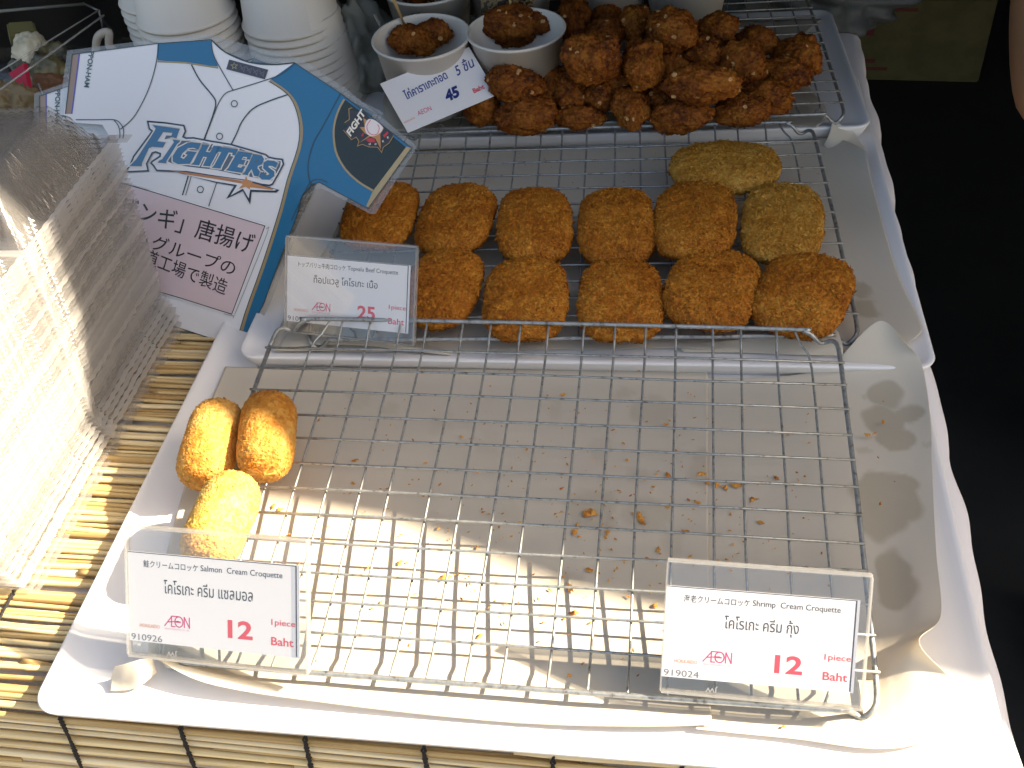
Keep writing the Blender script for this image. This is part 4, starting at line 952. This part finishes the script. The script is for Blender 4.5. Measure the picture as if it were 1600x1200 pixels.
for x, y, s_ in spots:
    for q in range(3 if s_ > 3 else 1):
        z = .0026
        if x > 1350: z = .0045
        p = P(x + rnd.uniform(-3, 3) * (q > 0), y + rnd.uniform(-3, 3) * (q > 0), z); crumb(p, s_ * .00040 * rnd.uniform(.7, 1.3))
for _ in range(380):
    t_ = rnd.normal(size=2); x, y = 900 + t_[0] * 230, 800 + t_[1] * 120
    if 430 < x < 1300 and 600 < y < 1060: crumb(P(x, y, .0026), rnd.uniform(.0004, .0014))
for _ in range(110):
    x, y = rnd.uniform(640, 1290), rnd.uniform(238, 330); q = t2(x, y, .0022); crumb(P(*q), rnd.uniform(.0003, .0011))
for _ in range(30):
    x, y = rnd.uniform(500, 1250), rnd.uniform(574, 580); crumb(P(x, y, .003), rnd.uniform(.0004, .0010))
prop(ob('crumbs', mesh('crumbs', V, F, M('crumb', (.52, .24, .06), .7, noise=(150, [(.35, (.42, .13, .015)), (.65, (.74, .38, .08))], 2)))), kind='stuff')
me = crumb_body('seed', .0030, .0016, .0012, 2, 2, 9, M('seed_brown', (.20, .075, .02), .5), n=8, amp=.2, nfl=0)
o = ob('seed', me); o.location = P(*t2(1351, 257, .0035)); o.rotation_euler = (0, 0, R_(35)); prop(o, 'single brown seed on the paper right of the middle rack', 'seed')

# ------------------------------------------------------------------ background things
def blob(name, c, s_, seed, mat, amp=.25, fr=2.2, n=22, crumple=True):
    U, Fq = csphere(n); d = 1 + amp * fbm(U * fr + seed, seed, 3)
    if crumple: d += amp * .5 * (np.abs(vn(U * fr * 2.3 + seed, seed + 3)) - .3)
    me = mesh(name, U * d[:, None] * np.array(s_), Fq, mat, True); o = ob(name, me); o.location = c; return o
bag_m = M('grey_green_bag', (.36, .37, .33), .45, trans=.2, bump=(30, .5, .004)); dark_bag = M('dark_grey_bag', (.07, .08, .085), .6, bump=(40, .5, .004))
prop(blob('crumpled_bag', D(548, 50, 1.06) - np.array([0, 0, .05]), (.045, .07, .07), 4, bag_m, .35), 'crumpled pale bag between the cup stack and the chicken cups', 'bag')
prop(blob('dark_bag', D(1275, -25, 1.25), (.10, .07, .055), 8, dark_bag, .3), 'dark grey bag behind the back tray at the picture top', 'bag')
V, F = [], []; c = P(556, 132, .0); tube(V, F, [c + np.array([.012 * math.cos(a), .03 * math.sin(a), .006 * math.sin(2 * a)]) for a in np.linspace(0, 6.283, 24)], .0035, 8)
prop(ob('yellow_strap', mesh('yellow_strap', V, F, M('yellow_strap', (.42, .34, .12), .6), True)), 'yellowish strap loop beside the left edge of the back tray', 'strap')
V, F = [], []; c = D(163, 66, 1.03); tube(V, F, [c + np.array(q) for q in catmull([(-.02, 0, -.03), (-.012, 0, -.008), (-.004, 0, .006), (.008, 0, .010), (.004, 0, -.004), (.012, 0, -.012), (.03, 0, -.014)], 5)], .004, 8)
prop(ob('cloth_tie', mesh('cloth_tie', V, F, M('beige_cloth', (.5, .44, .38), .8), True)), 'twisted beige cloth tie right of the clear display case', 'cloth tie')
# clear display case at top left
MCa = Matrix.Translation(D(62, 95, 1.04)) @ Matrix.Rotation(R_(8), 4, 'Z')
case = empty('display_case', mw=MCa); prop(case, 'clear plastic display case with its lid open at the picture\'s top left', 'display case')
def panel(name, c, s_, rot=None, par=case, mat=case_m):
    o = ob(name, boxmesh(name, (0, 0, 0), s_, mat, .0005), par); o.location = c
    if rot: o.rotation_euler = rot
    return o
panel('base', (-.06, 0, -.09), (.26, .17, .0015)); panel('front_wall', (-.06, -.085, -.055), (.26, .0015, .07)); panel('back_wall', (-.06, .085, -.055), (.26, .0015, .07))
panel('side_wall', (.07, 0, -.055), (.0015, .17, .07)); panel('lid', (-.06, .05, .012), (.27, .18, .0015), (R_(28), 0, 0))
for (pa, da, pb, db, rr_, mt_) in (((-6, 18), 1.08, (132, 6), 1.12, .0016, 'p'), ((132, 6), 1.12, (155, 17), 1.05, .0011, 'e'), ((154, 16), 1.05, (-8, 116), .95, .0008, 'e'), ((162, 24), 1.03, (-8, 146), .93, .0010, 'e'), ((155, 17), 1.05, (164, 62), 1.10, .0009, 'e'), ((60, 130), .98, (86, 200), 1.0, .0008, 'e')):
    o = ob('lid_edge', tubemesh('lid_edge', [D(*pa, da), D(*pb, db)], rr_, acr_edge if mt_ == 'e' else M('edge_pale', (.34, .32, .27), .3)), case); o.matrix_parent_inverse = MCa.inverted()
for i in range(6):
    o = ob('lid_stud', boxmesh('lid_stud', (0, 0, 0), (.0022, .0022, .0012), M('stud', (.8, .8, .8), .2), .0003), case); o.location = (.062, -.06 + i * .022, -.0185)
red_m = M('red_print', (.45, .015, .045), .4); cream_c = M('cream_paper', (.52, .46, .33), .6, noise=(20, [(.4, (.40, .36, .26)), (.6, (.60, .56, .44))], 3)); olive = M('olive_card', (.17, .15, .06), .6); brown_c = M('brown_stuff', (.16, .07, .03), .6)
def put(fn, *a, **k): return fn(*a, **k)
o = blob('paper_packet', D(50, 85, 1.06), (.018, .020, .022), 5, cream_c, .14); prop(o, 'crumpled cream paper packet inside the clear display case', 'packet')
o = ob('olive_block', boxmesh('olive_block', (0, 0, 0), (.026, .02, .02), olive, .002)); o.location = D(36, 55, 1.07); o.rotation_euler = (.3, .2, .6); prop(o, 'small olive coloured block inside the clear display case', 'block')
V = [np.array(D(13, 115, 1.0)), np.array(D(37, 99, 1.0)), np.array(D(48, 156, .985)), np.array(D(47, 158, .99)) ]; V2 = [v + np.array([.002, .003, -.001]) for v in V]
me = mesh('red_pennant', V[:3] + V2[:3], [(0, 2, 1), (3, 4, 5), (0, 1, 4, 3), (1, 2, 5, 4), (2, 0, 3, 5)], red_m); prop(ob('red_pennant', me), 'red triangular pennant with white edge at the display case corner', 'pennant')
o = blob('snack_bag', D(75, 120, 1.07), (.035, .03, .03), 6, M('dark_snack', (.05, .05, .03), .4, noise=(30, [(.4, (.03, .03, .02)), (.6, (.16, .14, .07))], 3)), .3); prop(o, 'dark green snack bag inside the clear display case', 'bag')
o = blob('snack_bag', D(84, 140, 1.02), (.020, .016, .014), 7, brown_c, .3); prop(o, 'brown wrapped snack low in the clear display case', 'snack')
o = ob('grey_box', boxmesh('grey_box', (0, 0, 0), (.035, .03, .02), M('grey_card', (.42, .38, .38), .6), .001)); o.location = D(96, 128, 1.06); prop(o, 'small grey box behind the poster sleeve in the clear display case', 'box')
o = blob('snack_bag', D(18, 175, .98), (.030, .024, .030), 9, M('tan_wrap', (.20, .15, .08), .5), .3); prop(o, 'tan wrapped packet left of the red pennant', 'packet')

# cardboard box on the ground
bx = empty('cardboard_box', (.56, 2.05, -.75), R_(-4)); prop(bx, 'closed cardboard box with a red mark on the dark ground behind the table', 'cardboard box')
kraft = M('kraft', (.10, .08, .03), .8, noise=(20, [(.4, (.085, .068, .026)), (.6, (.11, .088, .034))], 3))
ob('carton', boxmesh('carton', (0, 0, .10), (.44, .3, .20), kraft, .003), bx)
ob('flap', boxmesh('flap', (0, -.08, .203), (.44, .14, .004), kraft, .001), bx); ob('flap', boxmesh('flap', (0, .08, .206), (.44, .14, .004), kraft, .001), bx)
V, F = [], []
for (x, z, a, b_) in ((-.07, .13, .075, .035), (-.13, .175, .05, .008), (-.04, .175, .05, .008), (.03, .175, .05, .008), (-.15, .05, .03, .035), (-.07, .05, .10, .010), (-.05, .03, .12, .008)):
    box(V, F, (x, -.1508, z), (a, .0006, b_))
ob('printed_mark', mesh('printed_mark', V, F, M('faded_red', (.12, .02, .015), .7)), bx)

# ------------------------------------------------------------------ person in black at the right
def skinned(name, pts, edges, rad, mat, parent=None, sub=2, root=0):
    me = bpy.data.meshes.new(name); me.from_pydata([tuple(p) for p in pts], edges, []); o = bpy.data.objects.new(name, me); COL.objects.link(o)
    if parent: o.parent = parent
    sk = o.modifiers.new('skin', 'SKIN'); sk.use_smooth_shade = True
    for i, r in enumerate(rad):
        v = me.skin_vertices[0].data[i]; v.radius = (r, r) if not isinstance(r, tuple) else r
        v.use_root = (i == root)
    sb = o.modifiers.new('sub', 'SUBSURF'); sb.levels = sub; sb.render_levels = sub
    dg = bpy.context.evaluated_depsgraph_get(); dg.update(); m2 = bpy.data.meshes.new_from_object(o.evaluated_get(dg)); o.modifiers.clear(); o.data = m2; m2.materials.append(mat)
    m2.polygons.foreach_set('use_smooth', [True] * len(m2.polygons)); return o
PX, PY = .86, .66
person = empty('person', (PX, PY, -.75)); prop(person, 'person in black clothes standing right of the table, one bare elbow showing', 'person')
def L3(x, y, z): return (x, y, z)
# local: z up from the floor, facing -x/-y towards the table
W0 = np.array([.445, .520, .655])        # wrist near picture right edge (world offset by person origin below)
el = np.array(D(1643, 178, 1.12)) - np.array([PX, PY, -.75]); wr = np.array(D(1790, 120, .98)) - np.array([PX, PY, -.75]); hd = np.array(D(1850, 95, .92)) - np.array([PX, PY, -.75])
sh = np.array([-.19, -.02, 1.36]); up1 = np.array(D(1640, -40, 1.17)) - np.array([PX, PY, -.75])
pts = [(0, 0, .93), (0, 0, 1.10), (0, 0, 1.28), (0, 0, 1.42), (0, -.01, 1.50), (0, -.02, 1.60), (0, -.03, 1.68), tuple(sh), tuple(el), tuple(wr), tuple(wr * .45 + hd * .55), tuple(hd),
       (.17, .04, 1.38), (.22, .05, 1.10), (.20, -.05, .88), (-.09, 0, .88), (-.10, .0, .48), (-.11, .02, .08), (.09, .02, .88), (.11, .02, .48), (.12, .05, .08), (-.12, -.12, .04), (.12, -.09, .04), tuple(up1)]
ed = [(0, 1), (1, 2), (2, 3), (3, 4), (4, 5), (5, 6), (3, 7), (7, 23), (23, 8), (8, 9), (9, 10), (10, 11), (3, 12), (12, 13), (13, 14), (0, 15), (15, 16), (16, 17), (0, 18), (18, 19), (19, 20), (17, 21), (20, 22)]
rad = [.12, .12, .13, .09, .05, .085, .085, .055, .044, .027, .032, .024, .055, .042, .03, .085, .055, .035, .085, .055, .035, .03, .03, .046]
body = skinned('body', pts, ed, rad, skin, person)
# fingers as chains rooted in the palm, curled a little
def n3(v): v = np.array(v, float); return v / np.linalg.norm(v)
ax = n3(hd - wr); side = n3(np.cross(ax, (CAM - np.array([PX, PY, -.75]) - hd))); pn = np.cross(side, ax)
for k, ln in enumerate((.062, .072, .068, .054)):
    o_ = hd + side * (k - 1.5) * .017; a_ = [o_ - ax * .02, o_ + ax * ln * .35, o_ + ax * ln * .7 - pn * .008, o_ + ax * ln - pn * .022]
    skinned('finger', a_, [(0, 1), (1, 2), (2, 3)], [.010, .0095, .0085, .007], skin, body, 1)
o_ = wr * .6 + hd * .4 - side * .026; skinned('thumb', [o_, o_ + ax * .03 - side * .012, o_ + ax * .055 - side * .010 - pn * .01], [(0, 1), (1, 2)], [.013, .011, .009], skin, body, 1)
# face and hair
for sx in (-.03, .03): ob('eye', mesh('eye', *[list(map(tuple, csphere(4)[0] * .012 + np.array([sx, -.105, 1.64]))), [list(f) for f in csphere(4)[1]]], M('eye_dark', (.02, .015, .01), .3), True), body)
ob('nose', mesh('nose', list(map(tuple, csphere(4)[0] * np.array([.012, .02, .022]) + np.array([0, -.115, 1.605]))), [list(f) for f in csphere(4)[1]], skin, True), body)
ob('hair', mesh('hair', list(map(tuple, csphere(10)[0] * np.array([.098, .105, .085]) + np.array([0, .012, 1.69]))), [list(f) for f in csphere(10)[1]], M('hair_black', (.01, .008, .007), .5), True), person)
# clothes: black shirt to the elbow, wide black trousers, red and white shoes
skinned('shirt', [(0, 0, .86), (0, 0, 1.02), (0, 0, 1.26), (0, 0, 1.41), tuple(sh), tuple(sh * .5 + up1 * .5), (.18, .04, 1.38), (.22, .05, 1.16)], [(0, 1), (1, 2), (2, 3), (3, 4), (4, 5), (3, 6), (6, 7)], [.17, .16, .16, .10, .075, .066, .075, .065], black_cloth, person)
skinned('trousers', [(0, 0, .96), (-.10, 0, .86), (-.13, -.01, .48), (-.14, .0, .10), (.10, .02, .86), (.13, .02, .48), (.13, .05, .10)], [(0, 1), (1, 2), (2, 3), (0, 4), (4, 5), (5, 6)], [.155, .115, .10, .085, .115, .10, .085], black_cloth, person)
sh_w = M('shoe_white', (.6, .58, .58), .5); sh_r = M('shoe_red', (.35, .02, .03), .5)
def shoe(par, loc, rz):
    g = empty('shoe', loc, rz); g.parent = par
    U, Fq = csphere(14); B = U * np.array([.045, .14, .05]); B[:, 2] = np.clip(B[:, 2], -.028, 1); B[:, 0] *= 1 - .25 * (B[:, 1] < -.05)
    ob('shoe_upper', mesh('shoe_upper', B + np.array([0, 0, .048]), Fq, sh_w, True), g)
    B2 = U * np.array([.049, .146, .03]); B2[:, 2] = np.clip(B2[:, 2], -.012, .008); ob('sole', mesh('sole', B2 + np.array([0, 0, .013]), Fq, sh_r, True), g)
    V, F = [], []
    for sx in (-1, 1): tube(V, F, catmull([(sx * .047, .09, .03), (sx * .046, .02, .05), (sx * .036, -.05, .055), (sx * .03, -.09, .045)], 5), .005, 6)
    ob('red_stripe', mesh('red_stripe', V, F, sh_r, True), g)
shoe(person, (-.13, -.06, 0), R_(10)); shoe(person, (.12, -.03, 0), R_(-8))
# second bystander's foot region: crate-free ground; a sneaker left standing by the table
sp_ = empty('sneaker', P(1722, 1095, -.75), R_(18)); prop(sp_, 'white sneaker with red trim on the ground right of the tablecloth corner', 'shoe')
U, Fq = csphere(14); B = U * np.array([.048, .145, .055]); B[:, 2] = np.clip(B[:, 2], -.03, 1)
ob('shoe_upper', mesh('shoe_upper', B + np.array([0, 0, .05]), Fq, sh_w, True), sp_); B2 = U * np.array([.052, .15, .03]); B2[:, 2] = np.clip(B2[:, 2], -.012, .01); ob('sole', mesh('sole', B2 + np.array([0, 0, .013]), Fq, sh_r, True), sp_)
V, F = [], []
for sx in (-1, 1): tube(V, F, catmull([(sx * .050, .09, .03), (sx * .048, .02, .055), (sx * .038, -.05, .06), (sx * .03, -.09, .05)], 5), .006, 6)
ob('red_stripe', mesh('red_stripe', V, F, sh_r, True), sp_)

# ------------------------------------------------------------------ stall canopy that shades the back of the table
HV, HC = .34, .95; d0 = np.array([.388, -.098]) / np.hypot(.388, .098); p0 = np.array([-.14, -.115]) + np.array([1.319, .213]) * HC
canopy_m = M('canopy_cloth', (.07, .07, .08), .85)
cn = empty('stall_canopy', (0, 0, 0)); prop(cn, 'stall canopy over the table, its edge throwing the diagonal shadow across the trays', 'canopy')
V, F = [], []; nn = 90; nrm2 = np.array([-d0[1], d0[0]])
for i in range(nn + 1):
    s_ = -3.0 + 5.4 * i / nn; q = p0 + d0 * s_ + nrm2 * .007 * math.sin(s_ * 19 + math.sin(s_ * 7)) - nrm2 * min(.16, max(0, (-.30 - s_)) * .45); V += [(q[0], q[1], HV + .004 * math.sin(s_ * 31)), (q[0], q[1], HC)]  # left part bent forward to put the container stack in shade
for i in range(nn): F.append((2*i, 2*i+2, 2*i+3, 2*i+1))
o = ob('shade_skirt', mesh('shade_skirt', V, F, canopy_m, True), cn); md = o.modifiers.new('s', 'SOLIDIFY'); md.thickness = .003  # unseen low-hanging skirt, added to keep the back trays dark
a = p0 + d0 * -3.0; b = p0 + d0 * 2.4; c = b + nrm2 * 3.0; d = a + nrm2 * 3.0
fr = [np.array(v) for v in V[1::2]]; V, F = [], []
for z0_ in (0, .006):
    for q in fr:
        V += [(q[0], q[1], HC + z0_)]
    for q in fr: V += [(q[0] + nrm2[0] * 3.0, q[1] + nrm2[1] * 3.0, HC + 1.0 + z0_)]
m_ = len(fr)
for i in range(m_ - 1): F += [(i, m_ + i, m_ + i + 1, i + 1), (2*m_ + i, 2*m_ + i + 1, 3*m_ + i + 1, 3*m_ + i), (i, i + 1, 2*m_ + i + 1, 2*m_ + i)]
ob('roof_sheet', mesh('roof_sheet', V, F, canopy_m), cn)
for nm, (u, v) in (('back_light_block', (c, d)), ('side_light_block', (d, a)), ('side_light_block', (b, c))):  # unseen sheets, added to cut sky light from behind and the sides
    V, F = [], []; e_ = (v - u) / np.linalg.norm(v - u); u0 = u; u = u - e_ * .18; v = v + e_ * .18; L = np.linalg.norm(v - u); n_ = np.array([-e_[1], e_[0]])
    for i in range(61):
        t_ = i / 60
        q = u + e_ * L * t_ + n_ * .04 * math.sin(i * .9); V += [(q[0], q[1], -.77), (q[0], q[1], HC + .0 + (1.0 if nm == 'back_light_block' else (t_ if u0 is b else 1 - t_)) + .25)]
    for i in range(len(V) // 2 - 1): F.append((2*i, 2*i+2, 2*i+3, 2*i+1))
    o = ob(nm, mesh(nm, V, F, canopy_m, True), cn); md = o.modifiers.new('s', 'SOLIDIFY'); md.thickness = .003
for q in (a, b, c, d):
    q = q + (a + b + c + d) / 4 * .03 - q * .03; ob('canopy_post', tubemesh('canopy_post', [(q[0], q[1], -.75), (q[0], q[1], .2), (q[0], q[1], HC - .01)], .018, steel), cn)
